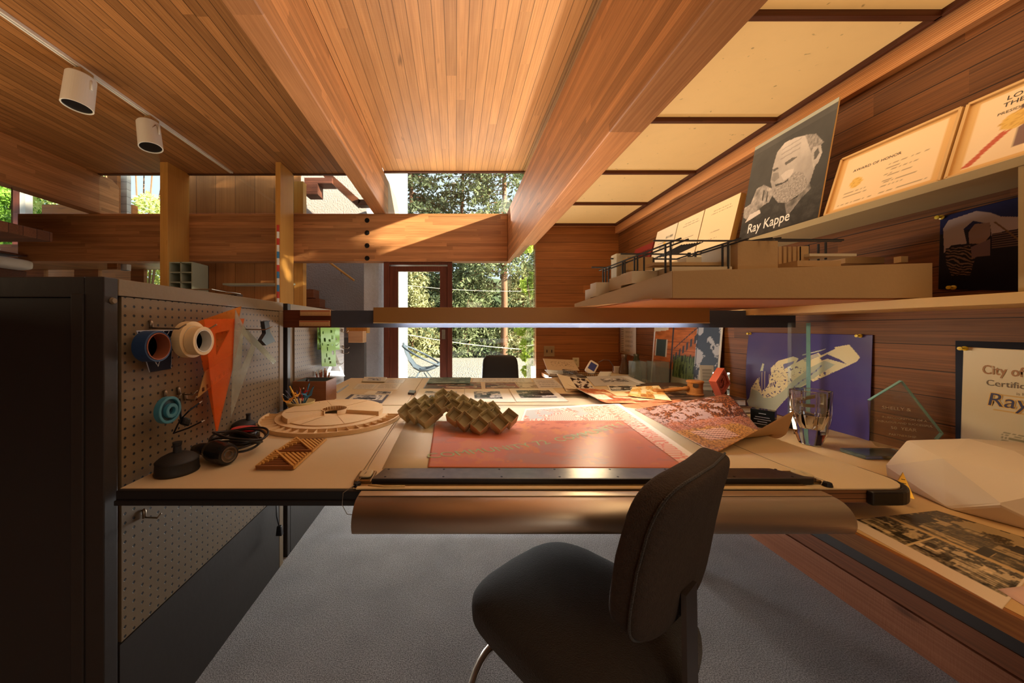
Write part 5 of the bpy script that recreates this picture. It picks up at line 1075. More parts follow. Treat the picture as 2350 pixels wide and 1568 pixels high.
# ---- tree poster with curled corner
def treep(u, v):
    n_ = fb(u*12, v*12, 61, 5); f_ = fb(u*55, v*55, 64, 2); br_ = abs(fb(u*3+1, v*4, 63, 3)); dk = (72, 40, 28)
    if v > .58+.06*n_:
        leaf = n_+.35*(v-.6)+.9*max(0, u-.55)
        c = (166, 134, 122) if leaf < .12 else ((84, 46, 30) if f_ < .1 else (150, 84, 46))
        return dk if br_ < .018 else c
    if v > .40+.05*n_: return (168, 98, 62) if f_+n_ > .1 else ((126, 66, 44) if f_ > -.15 else (176, 128, 110))
    if .17 < v < .36 and .12+.2*(.36-v) < u < .5: 
        k = (v*22+u*9) % 1; return (206, 160, 132) if k < .5 else ((110, 66, 56) if k < .7 else (160, 108, 84))
    return (182, 128, 62) if f_ > .05 else ((146, 92, 42) if f_ > -.2 else (92, 52, 28))
A_, Bq, C_, D_ = T(1456, 940, ZT+.003), T(1642, 1041, ZT+.003), P(1822, 942, 1.19), P(1664, 905, 1.72)
tan_ = pm('tan_paper_back', (190, 150, 100), .6, var=.08, scale=9)
def curl(u, v):
    p = Bq*(1-u)*(1-v)+C_*u*(1-v)+D_*u*v+A_*(1-u)*v
    g = 1-(1-v/.24)**2 if v < .24 else (.5+.5*cos(pi*(v-.24)/.76))**1.0
    dz = -.125*u**1.2*g; lim = (ZT+.003 if p.x < 1.13 else ZC+.012)-p.z
    return (0, -.012*u*max(0, 1-abs(v-.12)/.12), max(dz, lim))
lay('tree_poster', [Bq, C_, D_, A_], 0, treep, 'autumn tree poster with its near edge curling up, beside the drafting chair', 'poster', nx=110, ny=110, zf=curl, back=tan_, th=.0008)
# ---- photos on the right counter
zc = ZC+.0006
lay('counter_sheet', [(2000, 1255), (2470, 1450), (2420, 1290), (2080, 1175)], zc, plain((214, 196, 170)), 'plain pale backing sheet on the counter edge', 'paper', nx=6, ny=6) if False else None
warm = (1., .86, .62)
def boardp(u, v):
    if v < .16 or u < .015: return (226, 204, 172)
    V_ = (v-.16)/.84
    if u < .48 and V_ < .46: return photo(71, .35, warm)(u/.48, V_/.46)
    if u < .30 and V_ > .50: return photo(72, .5, warm)(u/.3, (V_-.5)/.5)
    if u > .50 or (u > .33 and V_ > .5): return photo(73, .75, (1, .84, .58))((u-.33)/.67, V_)
    return (214, 184, 132)
q = [T(1935, 1196, zc), T(2300, 1398, zc), T(2420, 1255, zc), T(2150, 1172, zc)]
def bp_(u, v):
    if u > .985: return (228, 206, 176)
    if v < .13: return (228, 206, 176)
    V_ = (v-.13)/.87; c1 = u < .47; 
    if V_ < .36: 
        if u < .40: return photo(71, .5, warm)(u/.4, V_/.36)
        if u < .42: return (214, 184, 132)
        return photo(74, .45, (1, .88, .68))((u-.42)/.58, V_/.36)
    if V_ < .39: return (206, 170, 112)
    return photo(73, .85, (1, .84, .58))(u, (V_-.39)/.61)
lay('photo_board', q, 0, bp_, 'large board of black and white photographs on the right counter', 'photograph board', nx=150, ny=90, m=print_mat('semi_gloss_print', .22))
lay('pink_sheet', [(2290, 1352), (2400, 1420), (2500, 1400), (2400, 1340)], zc+.001, plain((216, 176, 156)), 'pinkish sheet corner at the right edge of the counter', 'paper', nx=4, ny=4)
# ================================================================== WALL PRINTS, AWARDS AND CERTIFICATES ON THE RIGHT
FACE = {
  'head': [(0.338, 0.526), (0.333, 0.662), (0.357, 0.802), (0.445, 0.86), (0.565, 0.852), (0.731, 0.809), (0.821, 0.757), (0.892, 0.657), (0.92, 0.575), (0.883, 0.516), (0.867, 0.448), (0.848, 0.352), (0.8, 0.293), (0.723, 0.27), (0.606, 0.242), (0.497, 0.274), (0.397, 0.371), (0.369, 0.464)],
  'beard': [(0.387, 0.424), (0.482, 0.455), (0.571, 0.464), (0.632, 0.513), (0.74, 0.475), (0.826, 0.359), (0.8, 0.293), (0.686, 0.25), (0.564, 0.246), (0.45, 0.304)],
  'mouth': [(0.408, 0.474), (0.522, 0.457), (0.575, 0.473), (0.574, 0.452), (0.504, 0.444), (0.423, 0.447)],
  'ear': [(0.853, 0.467), (0.807, 0.586), (0.823, 0.653), (0.883, 0.653), (0.924, 0.573), (0.897, 0.496)],
  'earin': [(0.847, 0.542), (0.833, 0.606), (0.866, 0.637), (0.894, 0.584), (0.867, 0.543)],
  'hair': [(0.688, 0.825), (0.817, 0.777), (0.921, 0.661), (0.884, 0.645), (0.81, 0.666), (0.801, 0.618), (0.751, 0.711)],
  'nose': [(0.341, 0.541), (0.354, 0.603), (0.428, 0.582), (0.453, 0.523), (0.392, 0.505)],
  'eye1': [(0.336, 0.644), (0.396, 0.644), (0.42, 0.622), (0.352, 0.612)],
  'eye2': [(0.485, 0.648), (0.582, 0.664), (0.645, 0.647), (0.588, 0.63), (0.51, 0.621)],
  'cheek': [(0.465, 0.542), (0.542, 0.561), (0.625, 0.546), (0.617, 0.487), (0.519, 0.474)],
  'hand': [(-0.007, 0.358), (0.091, 0.376), (0.148, 0.515), (0.247, 0.524), (0.373, 0.446), (0.401, 0.369), (0.367, 0.314), (0.307, 0.309), (0.25, 0.285), (0.077, 0.217), (0.009, 0.259)],
  'fing': [(0.257, 0.472), (0.28, 0.455), (0.28, 0.344), (0.255, 0.369)],
  'fing2': [(0.313, 0.443), (0.329, 0.428), (0.341, 0.323), (0.317, 0.339)],
  'cuff': [(0.051, 0.189), (0.111, 0.261), (0.251, 0.276), (0.275, 0.234), (0.121, 0.203)],
  'shirt': [(0.0, -0.0), (0.0, 0.187), (0.048, 0.208), (0.267, 0.245), (0.37, 0.297), (0.521, 0.259), (0.633, 0.11), (0.73, 0.238), (0.826, 0.359), (0.898, 0.309), (1.047, 0.241), (1.0, -0.0)],
  'neck': [(0.585, 0.245), (0.726, 0.254), (0.837, 0.355), (0.872, 0.287), (0.773, 0.226), (0.646, 0.1)],
}
BLUE = {
  'main': [(0.762, 0.866), (0.859, 0.899), (0.928, 0.782), (0.909, 0.739), (0.511, 0.379), (0.458, 0.32), (0.299, 0.042), (0.181, 0.004), (0.025, -0.01), (0.002, 0.064), (0.034, 0.121), (0.059, 0.262), (0.133, 0.413), (0.144, 0.333), (0.173, 0.233), (0.214, 0.402), (0.264, 0.479), (0.255, 0.558), (0.324, 0.662), (0.454, 0.73), (0.497, 0.713), (0.478, 0.659), (0.541, 0.719), (0.648, 0.795), (0.67, 0.769), (0.767, 0.849)],
  'green': [(0.029, 0.119), (0.065, 0.247), (0.14, 0.23), (0.19, 0.165), (0.276, 0.195), (0.372, 0.304), (0.457, 0.447), (0.585, 0.618), (0.693, 0.717), (0.769, 0.685), (0.511, 0.383), (0.458, 0.323), (0.299, 0.045), (0.181, 0.007), (0.026, -0.006), (0.006, 0.065)],
  'roof': [(0.762, 0.866), (0.859, 0.899), (0.928, 0.782), (0.855, 0.722), (0.789, 0.808)],
  'wing': [(0.153, 0.503), (0.173, 0.607), (0.19, 0.602), (0.18, 0.509)],
  'circ': [(0.138, 0.398), (0.164, 0.489), (0.218, 0.517), (0.256, 0.462), (0.241, 0.361), (0.199, 0.267), (0.156, 0.286)],
  'arc': [(0.66, 0.74), (0.714, 0.787), (0.801, 0.743), (0.844, 0.702), (0.801, 0.716), (0.714, 0.74), (0.676, 0.715)],
  'box1': [(0.53, 0.71), (0.643, 0.787), (0.657, 0.761), (0.557, 0.678)],
  'road': [(0.457, 0.373), (0.521, 0.461), (0.564, 0.514), (0.628, 0.596), (0.671, 0.666), (0.682, 0.66), (0.629, 0.575), (0.57, 0.5), (0.522, 0.447), (0.468, 0.363)],
  'spike': [(0.524, 0.76), (0.713, 0.849), (0.67, 0.818), (0.53, 0.751)],
  'fan1': [(0.368, 0.626), (0.465, 0.679), (0.455, 0.648), (0.38, 0.567)],
  'fan2': [(0.241, 0.361), (0.327, 0.416), (0.306, 0.371), (0.253, 0.316)],
}
SHIP = {
  'white': [(0.048, 0.83), (0.119, 0.925), (0.501, 0.96), (0.672, 0.903), (0.8, 0.831), (1.002, 0.787), (1.005, 0.522), (0.698, 0.595), (0.674, 0.769), (0.461, 0.849), (0.335, 0.771), (0.382, 0.578), (0.171, 0.587), (0.069, 0.491)],
  'box': [(0.4, 0.718), (0.483, 0.804), (0.674, 0.789), (0.677, 0.636), (0.594, 0.55), (0.414, 0.574)],
  'box2': [(0.436, 0.53), (0.677, 0.597), (0.681, 0.406), (0.45, 0.398)],
  'arm': [(0.716, 0.781), (0.738, 0.787), (1.005, 0.557), (1.005, 0.53)],
  'stack': [(0.088, 0.555), (0.425, 0.552), (0.492, 0.384), (0.433, 0.187), (0.182, 0.186), (0.104, 0.354)],
  'mid': [(0.697, 0.652), (1.004, 0.663), (1.005, 0.486), (0.7, 0.481)],
}

def inp(u, v, poly):
    ins = False; j = len(poly)-1
    for i in range(len(poly)):
        a, b_ = poly[i], poly[j]
        if (a[1] > v) != (b_[1] > v) and u < (b_[0]-a[0])*(v-a[1])/(b_[1]-a[1])+a[0]: ins = not ins
        j = i
    return ins
def yw(px, X): return X*F/(px-CX)
LX = V((0, -1, 0))
def framed(name, y0, y1, xb, xt, z0, z1, dep, colfn, lab, cat='certificate', grp=None, side=None, nx=60, ny=70, bw_=0):
    """board leaning back against the wall; y0 = far side, y1 = near side"""
    t = thing(name, lab, cat, ((xb+xt)/2, (y0+y1)/2, z0), 0, grp)
    q = [V((xb, y0, z0)), V((xb, y1, z0)), V((xt, y1, z1)), V((xt, y0, z1))]; up_ = (q[3]-q[0]).normalized(); nz_ = LX.cross(up_)
    bm = BM(); hexa(bm, [p-nz_*.0008 for p in q], [p-nz_*dep for p in q]); obj('frame', bm, side or cardb, t)
    s = sheet('face', q, nx, ny, colfn, None, t, None, 0); 
    return t, q, up_, nz_
def cert(bg, lines, seal=None, mat_=None, mw=.0, seed=0):
    def f(u, v):
        if mat_ and (u < mw or u > 1-mw or v < mw*.9 or v > 1-mw*.9): return mat_
        if seal and ((u-seal[0])**2*seal[3]+(v-seal[1])**2)**.5 < seal[2]: 
            d = ((u-seal[0])**2*seal[3]+(v-seal[1])**2)**.5; return (226, 178, 84) if (d*90) % 1 < .7 else (206, 154, 66)
        for (u0, u1, v0, k) in lines:
            if u0 < u < u1 and abs(v-v0) < k and fb(u*60, v0*90, seed, 1) > -.12: return tuple(x*.62 for x in bg)
        return bg
    return f
pc = (232, 204, 164)
framed('framed_certificate', yw(1509, 1.56), yw(1556, 1.56), 1.49, 1.56, 1.5716, 1.86, .008, cert((222, 206, 178), [(.2, .75, .62, .02), (.5, .9, .72, .03), (.3, .6, .5, .015)], (.55, .58, .05, .6)), 'pale certificate with small crest, farthest of the boards on the upper shelf', grp='framed boards on the upper shelf', side=cardl)
framed('framed_certificate', yw(1558, 1.56), yw(1617, 1.56), 1.49, 1.56, 1.5716, 1.86, .012, cert(pc, [(.3, .85, .86, .008), (.25, .9, .80, .006), (.3, .8, .5, .006), (.4, .7, .35, .006)], seed=2), 'blank looking peach award board between two other boards on the upper shelf', grp='framed boards on the upper shelf')
t, q, up_, nz_ = framed('framed_certificate', yw(1619, 1.56), yw(1701, 1.56), 1.49, 1.56, 1.5716, 1.86, .03, cert((236, 204, 158), [(.3, .8, .86, .006), (.25, .85, .80, .005), (.35, .65, .4, .006), (.3, .6, .26, .005)], seed=3), 'deep edged peach award board just left of the portrait poster', grp='framed boards on the upper shelf', side=pm('ochre_board_edge', (176, 130, 70), .5))
text('MERRICK AWARD', .026, q[0].lerp(q[3], .66)+LX*.05, LX, up_, pm('faint_ink', (190, 158, 118), .6), t, squeeze=.8) if False else None
framed('framed_picture', yw(1458, 1.56), yw(1500, 1.56), 1.50, 1.56, 1.5716, 1.80, .01, cert((120, 40, 34), [(.1, .9, .5, .3)]), 'dark red framed board at the far end of the upper shelf', 'picture', 'framed boards on the upper shelf', pm('dark_red_frame', (120, 36, 30), .5))
# portrait poster
def face(u, v):
    n_ = fb(u*14, v*14, 4, 4); base = 52+16*fb(u*2.2, v*2.2, 1, 3); I = lambda k: inp(u, v, FACE[k]); g = base+(12 if v > .9 else 0); skin = False
    if v > .965: return (150, 150, 136)
    if I('shirt'): g = 40+46*abs(fb(u*5, v*7, 8, 3))
    if I('neck'): g = 118+60*n_
    if I('head'): g = 172+22*fb(u*5, v*5, 3, 4)+30*(v-.6)*2-60*max(0, .44-u)*2-70*max(0, u-.74); 
    if I('head'):
        if I('cheek'): g += 24
        if I('nose'): g -= 34
        if I('eye1') or I('eye2'): g -= 84
        if I('beard'): g = 150+70*fb(u*70, v*70, 6, 2)
        if I('mouth'): g = 62
        for a, b_ in ((.80, .02), (.755, .018), (.71, .015)):
            if abs(v-a-.06*(u-.45)) < .006 and .42 < u < .66: g -= 26
    if I('hair'): g = 136+60*fb(u*50, v*30, 9, 2)
    if I('ear'): g = 172+30*n_
    if I('earin'): g = 84
    if I('hand'): g = 150+70*fb(u*12, v*12, 12, 4)
    if I('fing') or I('fing2'): g = 70
    if I('cuff'): g = 214
    g = max(26, min(226, g)); return (g*1.0, g*.93, g*.88)
t, q, up_, nz_ = framed('portrait_poster', 1.79, 1.398, 1.49, 1.58, 1.5716, 2.072, .006, face, 'tall grey portrait poster of a smiling bearded older man with white lettering', 'poster', side=pm('foam_edge', (206, 160, 100), .6), nx=150, ny=180)
text('Ray Kappe', .068, q[0].lerp(q[3], .065)+LX*.045, LX, up_, pm('white_ink', (232, 226, 216), .5), t, squeeze=.76, bold=.0006)
# award of honor
lns = [(.52, .85, .56, .008), (.50, .62, .50, .008), (.54, .78, .46, .005), (.50, .58, .40, .006), (.54, .74, .37, .005), (.50, .6, .30, .006), (.53, .8, .27, .005), (.50, .7, .21, .005), (.12, .36, .30, .004), (.14, .38, .24, .004), (.14, .38, .19, .004), (.10, .46, .11, .007), (.5, .9, .11, .007)]
t, q, up_, nz_ = framed('award_certificate', 1.368, 1.045, 1.49, 1.56, 1.5716, 1.797, .02, cert((240, 204, 158), lns, (.24, .45, .085, 1.9), (222, 172, 104), .07, 5), 'wide framed certificate with a gold seal headed by honour lettering, right of the portrait', grp='award certificates')
text('AWARD OF HONOR', .0145, q[0].lerp(q[3], .66)+LX*.055, LX, up_, ink, t, squeeze=1.05)
bm = BM(); bv = (q[1], q[2]); 
def rim(t, q, nz_, w, m_):
    bm = BM()
    for a, b_ in ((0, 1), (1, 2), (2, 3), (3, 0)):
        d = (q[b_]-q[a]); s = d.normalized().cross(nz_)*w/2; c = (q[a]+q[b_])/2+s*0; obox(bm, c, d/2, s, nz_*.006)
    obj('frame_rim', bm, m_, t)
rim(t, q, nz_, .008, pm('light_oak_frame', (206, 160, 96), .5))
def ribbons(f):
    def g(u, v):
        if abs((u-.30)-(v-.45)*.55) < .028 and v > .08: return (196, 88, 56) if not ((u-.32)**2*1.6+(v-.52)**2)**.5 < .12 else f(u, v)
        if abs(u-.36-(.5-v)*.06) < .03 and .17 < v < .70 and not ((u-.32)**2*1.6+(v-.52)**2)**.5 < .12: return (128, 94, 84)
        return f(u, v)
    return g
t, q, up_, nz_ = framed('award_certificate', 1.03, .70, 1.49, 1.56, 1.5716, 1.797, .02, ribbons(cert((240, 206, 162), [(.62, .95, .5-.05*i, .006) for i in range(4)], (.32, .52, .11, 1.6), (222, 174, 106), .07, 6)), 'framed citation with gold seal and crossed red and grey ribbons at the right edge', grp='award certificates')
text('LOS ANGELES', .019, q[0].lerp(q[3], .83)+LX*.075, LX, up_, ink, t, squeeze=1.15); text('THE AMERICAN', .019, q[0].lerp(q[3], .745)+LX*.072, LX, up_, ink, t, squeeze=1.1); text('PRESIDENTIAL CITATION', .0115, q[0].lerp(q[3], .655)+LX*.066, LX, up_, pm('grey_ink', (96, 82, 64), .6), t, squeeze=1.15)
rim(t, q, nz_, .008, pm('light_oak_frame', (206, 160, 96), .5))

# ------------------------------------------------------------------ prints pinned on the wall
XWL = 1.697
def pin(p, parent): bm = BM(); lathe(bm, [(0, -.022), (.006, -.021), (.006, -.017), (.003, -.015), (.003, -.007), (.0075, -.005), (.0075, -.002), (0, -.002)], p, 14, X1); obj('push_pin', bm, pm('yellow_pin', (222, 190, 50), .3), parent, label='yellow push pin')
def wallprint(name, c4, colfn, lab, cat, nx, ny, m=None, zf=None, pins=()):
    q = [WX(a, b_, XWL-.002) for a, b_ in c4]; t = thing(name, lab, cat, (XWL, (q[0].y+q[1].y)/2, q[0].z)); sheet('sheet', q, nx, ny, colfn, m or print_mat('satin_print', .28), t, zf, .0007)
    for a, b_ in pins: pin(WX(a, b_, XWL-.002), t)
    return t, q
def blue(u, v):
    I = lambda k: inp(u, v, BLUE[k]); c = (78+18*fb(u*2, v*2, 3, 2), 66+14*fb(u*2, v*2, 3, 2), 118)
    if I('main') or I('roof'): c = (222, 206, 160)
    if I('main') and I('green'): c = (176, 178, 152)
    if I('main') and not I('green') and .1 < v < .62 and fb(u*42, v*42, 5, 3) > .26: c = (74, 66, 110)
    if I('circ') or I('arc') or I('fan2') and (u*60) % 1 < .5: c = (76, 64, 112)
    if I('circ') and ((u*70) % 1 < .1): c = (222, 206, 160)
    if I('wing') or I('spike'): c = (196, 196, 170)
    if I('box1') and not (v*60 % 1 < .3): c = (150, 146, 150)
    if I('fan1'): c = (110, 108, 140)
    if I('road'): c = (150, 156, 160) if not (u*30 % 1 < .25) else (96, 96, 130)
    return c
wallprint('blue_poster', [(1714, 931), (2000, 1014), (2003, 769), (1719, 763)], blue, 'large violet blue poster of a cream building section pinned to the wall', 'poster', 250, 190, pins=((1723, 766), (1976, 771)), zf=lambda u, v: (-.012*sin(pi*v)*max(0, 1-u*1.2)-.010*(u > .9)*(1-v)*(u-.9)*10, 0, 0))
def ship(u, v):
    I = lambda k: inp(u, v, SHIP[k]); c = (34, 36, 78) if v > .75 else (24, 20, 32)
    if I('white'): c = (178, 156, 150)
    if I('mid'): c = (110, 84, 76) if (v*40) % 1 > .3 else (30, 24, 34)
    if I('stack'): c = (128, 100, 84) if (v*26+u*6+1.5*fb(u*5, v*5, 1, 2)) % 1 < .42 else (22, 16, 22)
    if I('box'): c = (150, 120, 108)
    if I('box2'): c = (120, 96, 100)
    if I('arm'): c = (120, 88, 60)
    return c
wallprint('dark_photo_poster', [(2153, 664), (2337, 668), (2337, 452), (2158, 498)], ship, 'dark blue photo poster of machinery pinned under the upper shelf', 'poster', 160, 160, pins=((2163, 499), (2190, 660)))
def stairs(u, v):
    c = (196, 108, 50) if (v*16) % 1 > .08 else (140, 70, 34); c = tuple(x*(.9+.3*fb(u*4, v*20, 2, 3)) for x in c)
    if v < .28: c = (150, 140, 112) if u > .4 else (120, 66, 40)
    if .42 < u < .72 and .18 < v < .50+.06*fb(u*40, 0, 2, 1): c = (96, 112, 60) if fb(u*60, v*5, 3, 2) > -.05 else (44, 58, 34)
    if .05 < u < .3 and .45 < v < .72: c = (56, 70, 66) if .08 < u < .27 else (190, 180, 160)
    if u > .72: c = (70, 80, 96) if fb(u*9, v*5, 8, 3) > -.1 else (190, 190, 196)
    if .78 < u < .9 and .1 < v < .34: c = (200, 196, 190)
    d = (v-.45)-(u-.42)*1.0
    if .40 < u < .74 and abs(d) < .055 and int(u*40) % 2 == 0: c = (62, 60, 66)
    if abs(u-.38) < .012 or abs(d-.14) < .008 and .42 < u < .8 or abs(u-.735) < .006: c = (54, 54, 60)
    if u < .03 or u > .975: c = (226, 220, 210)
    if abs(v-.88-.1*u) < .05 and u < .3: c = (206, 190, 160)
    return c
t = thing('stair_photo_poster', 'glossy colour poster of wooden stairs and tall grass at the far end of the counter', 'poster', (1.66, 2.5, ZC)); q = [V((1.64, 2.86, ZC+.002)), V((1.64, 2.13, ZC+.002)), V((1.69, 2.14, 1.175)), V((1.69, 2.88, 1.175))]; sheet('sheet', q, 120, 90, stairs, print_mat('glossy_poster', .4), t, lambda u, v: (-.02*sin(pi*u), 0, 0), .001)
def cal(u, v): return (206, 198, 186)
t = thing('wall_calendar', 'white wall calendar hanging in the corner above the vases', 'calendar', (XWL, 3.35, .86)); q = [V((XWL-.002, yw(1423, XWL), .865)), V((XWL-.002, yw(1460, XWL), .85)), V((XWL-.002, yw(1460, XWL), 1.16)), V((XWL-.002, yw(1423, XWL), 1.16))]; sheet('page', q, 8, 8, cal, None, t)
rows = ['1 2 3 4 5 6', '7 8 9 10 11 12', '13 14 15 16 17', '18 19 20 21 22', '23 24 25 26 27', '28 29 30']
for i, s in enumerate(rows): text(s, .028, V((XWL-.0025, q[0].y-.115, 1.115-.045*i)), LX, (0, 0, 1), ink, t, squeeze=.8)
bm = BM()
for i in range(14): box(bm, XWL-.0031, XWL-.0026, q[0].y-.08, q[0].y-.03, .885+.018*i, .891+.018*i)
obj('small_print', bm, pm('grey_ink', (96, 82, 64), .6), t)
def certr(u, v):
    for (u0, u1, v0, k) in [(.22, .98, .33-.022*i, .006) for i in range(7)]:
        if u0 < u < u1 and abs(v-v0) < k and fb(u*90, v0*90, 4, 1) > -.15: return (150, 140, 110)
    if (abs(v-(.63-.06*(u-.2)*0)) < .004 or abs(v-.5) < .004) and u > .18: return (214, 168, 84)
    d = ((u-.38)**2*1.1+(v-.13)**2)**.5
    if d < .085: return (222, 204, 110) if (d*80) % 1 < .75 else (200, 178, 80)
    d2 = ((u-.66)**2+(v-.76)**2)**.5
    if d2 < .05: return (150, 70, 50) if d2 < .03 and v > .76 else ((206, 196, 170) if d2 > .042 else (90, 100, 80))
    k = max(0, 1-abs(v-.46)*7)*max(0, min(1, (u-.3)*3)) if not .5 < v < .63 else 0
    return (222-60*k, 206-6*k, 172+16*k)
t = thing('city_certificate', 'cream city certificate with gold seal on a navy mount pinned to the wall', 'certificate', (XWL, .97, .67))
q = [V((XWL-.002, 1.152, .668)), V((XWL-.002, .74, .668)), V((XWL-.002, .74, 1.077)), V((XWL-.002, 1.152, 1.077))]; sheet('mount_board', q, 4, 4, plain((44, 48, 60)), None, t)
q = [V((XWL-.0045, 1.140, .672)), V((XWL-.0045, .76, .672)), V((XWL-.0045, .76, 1.05)), V((XWL-.0045, 1.132, 1.057))]; sheet('certificate_sheet', q, 110, 110, certr, None, t); pin(V((XWL-.003, 1.128, 1.052)), t)
XT = XWL-.005; gold = pm('gold_brown_ink', (164, 112, 56), .5); navy = pm('navy_ink', (52, 46, 86), .5)
text('City of Los Angeles', .040, (XT, 1.092, .974), LX, (0, 0, 1), gold, t, squeeze=.72, bold=.0006); text('Certificate of', .026, (XT, 1.084, .938), LX, (0, 0, 1), pm('sepia_ink', (104, 84, 60), .5), t, squeeze=.95); text('is hereby', .012, (XT, 1.025, .918), LX, (0, 0, 1), pm('sepia_ink', (104, 84, 60), .5), t)
text('Ray', .058, (XT, 1.083, .876), LX, (.0, -.15, 1), pm('gold_halo', (232, 186, 96), .5), t, squeeze=.95, bold=.0022); text('Ray', .058, (XT-.0006, 1.083, .876), LX, (0, -.15, 1), navy, t, squeeze=.95); text('K', .058, (XT, .972, .872), LX, (0, -.15, 1), pm('gold_halo', (232, 186, 96), .5), t)

# ------------------------------------------------------------------ things on the counter
t = thing('art_book', 'large flat brown book under the gavel on the counter', 'book', (1.36, 2.1, ZC), 0, 'flat books beside the rear table'); bm = BM(); box(bm, 1.125, 1.60, 1.82, 2.42, ZC+.001, ZC+.006); box(bm, 1.125, 1.60, 1.82, 2.42, ZC+.030, ZC+.035); obj('cover', bm, pm('brown_cloth', (110, 78, 52), .6), t); bm = BM(); box(bm, 1.13, 1.595, 1.825, 2.415, ZC+.0062, ZC+.0298); obj('pages', bm, paper, t)
t = thing('art_book', 'large flat dark book, upper of the two under the gavel', 'book', (1.36, 2.1, ZC+.036), 0, 'flat books beside the rear table'); bm = BM(); box(bm, 1.125, 1.58, 1.84, 2.40, ZC+.036, ZC+.040); box(bm, 1.125, 1.58, 1.84, 2.40, ZC+.070, ZC+.0745); obj('cover', bm, pm('dark_photo_cover', (84, 64, 52), .3, var=.5, scale=14), t); bm = BM(); box(bm, 1.13, 1.575, 1.845, 2.395, ZC+.0402, ZC+.0698); obj('pages', bm, paper, t)
ZB = ZC+.0748
t = thing('gavel', 'turned wooden gavel lying on the books with its head at the right', 'gavel', (1.38, 1.93, ZB)); oak = wood('turned_oak', (196, 132, 70), (156, 96, 44), 'X', 'Z', .3, 0, .4, .1, 4.)
c = V((1.375, 1.95, ZB)); bm = BM(); lathe(bm, [(0, .0), (.040, .0), (.043, .004), (.043, .010), (.039, .013), (.037, .045), (.039, .070), (.043, .073), (.043, .08), (.04, .084), (0, .084)], c, 36); obj('head', bm, oak, t, smooth=False)
bm = BM(); a = c+V((-.036, 0, .04)); b_ = c+V((-.225, .03, .013)); d = (b_-a); lathe(bm, [(0, 0), (.011, 0), (.013, .02), (.009, .03), (.012, .06), (.013, .10), (.009, .13), (.008, .135), (.013, .142), (.009, .15), (.016, .165), (.018, .178), (.014, .19), (0, .192)], a, 24, d); obj('handle', bm, oak, t, smooth=True)
bm = BM(); lathe(bm, [(0, -.001), (.014, -.001), (.014, 0)], c+V((-.020, -.034, .06)), 20, (-.5, -.86, 0)); obj('metal_plaque', bm, steel, [o for o in COL.objects if o.parent == t][0])
# terracotta tile
t = thing('terracotta_tile', 'carved terracotta square tile balanced on its corner', 'tile', (1.50, 1.96, ZB)); tc_ = pm('terracotta', (206, 100, 76), .6, var=.08, bump=.1); cc = V((1.478, 1.90, ZB+.083)); M = Matrix.Translation(cc) @ Matrix.Rotation(R(28), 4, 'Z') @ Matrix.Rotation(R(52), 4, 'Y'); h = .056
bm = BM(); vs = []
for a, b2 in ((-h, -h+.011), (h-.011, h)): box(bm, a, b2, -.018, .018, -h, h)
box(bm, -h+.011, h-.011, -.018, .018, -h, -h+.011); box(bm, -h+.011, h-.011, -.018, .018, h-.011, h); bm.transform(M); obj('rim', bm, tc_, t)
bm = BM(); box(bm, -h+.011, h-.011, -.004, .016, -h+.011, h-.011); bm.transform(M); obj('ground', bm, pm('terracotta_dark', (150, 66, 48), .7), t)
bm = BM(); tube(bm, [(.038*cos(q_), -.008, .038*sin(q_)) for q_ in [2*pi*i/40 for i in range(40)]], .004, 6, closed=True)
for k in range(5): tube(bm, [(.030*cos(q_)*(1-.17*k), -.008, .030*sin(q_)*(1-.17*k)+.004*sin(q_*3+k)) for q_ in [R(20+k*60)+i*.32 for i in range(11)]], .0028, 6)
for a, b2 in ((1, 1), (-1, 1), (1, -1), (-1, -1)): tube(bm, [(a*.030, -.007, b2*.040), (a*.038, -.009, b2*.038), (a*.040, -.007, b2*.030)], .003, 6)
bm.transform(M); obj('carved_relief', bm, tc_, t, smooth=True)
# acrylic pieces
ac = film('acrylic_block', (214, 222, 226), .22, .04)
t = thing('acrylic_award', 'clear acrylic block award behind the terracotta tile', 'award', (1.56, 1.90, ZB)); bm = BM(); box(bm, 1.50, 1.575, 1.95, 1.985, ZB, ZB+.13); obj('block', bm, crystal, t, bevel=.002); bm = BM(); box(bm, 1.505, 1.545, 1.9865, 1.9875, ZB+.01, ZB+.12); obj('backing', bm, pm('blue_grey_foil', (150, 160, 176), .2, .6), t)
def ptext(u, v): return (120, 116, 112) if .15 < u < .85 and .1 < v < .9 and (v*24) % 1 > .55 else (206, 204, 198)
o = sheet('text_card', [V((1.515, 2.10, ZB+.001)), V((1.59, 2.08, ZB+.001)), V((1.59, 2.09, ZB+.155)), V((1.515, 2.11, ZB+.155))], 20, 40, ptext); tag(o, 'white card of small print standing left of the terracotta tile', 'card')
t = thing('glass_tray', 'black rimmed glass tray under the clear acrylic boxes', 'tray', (1.5, 2.66, ZC)); bm = BM(); box(bm, 1.33, 1.62, 2.50, 2.78, ZC+.001, ZC+.012); obj('plate', bm, film('smoke_glass', (120, 124, 120), .5, .05), t); bm = BM(); tube(bm, [(1.33, 2.5, ZC+.007), (1.62, 2.5, ZC+.007), (1.62, 2.78, ZC+.007), (1.33, 2.78, ZC+.007)], .007, 6, closed=True); obj('rim', bm, black, t)
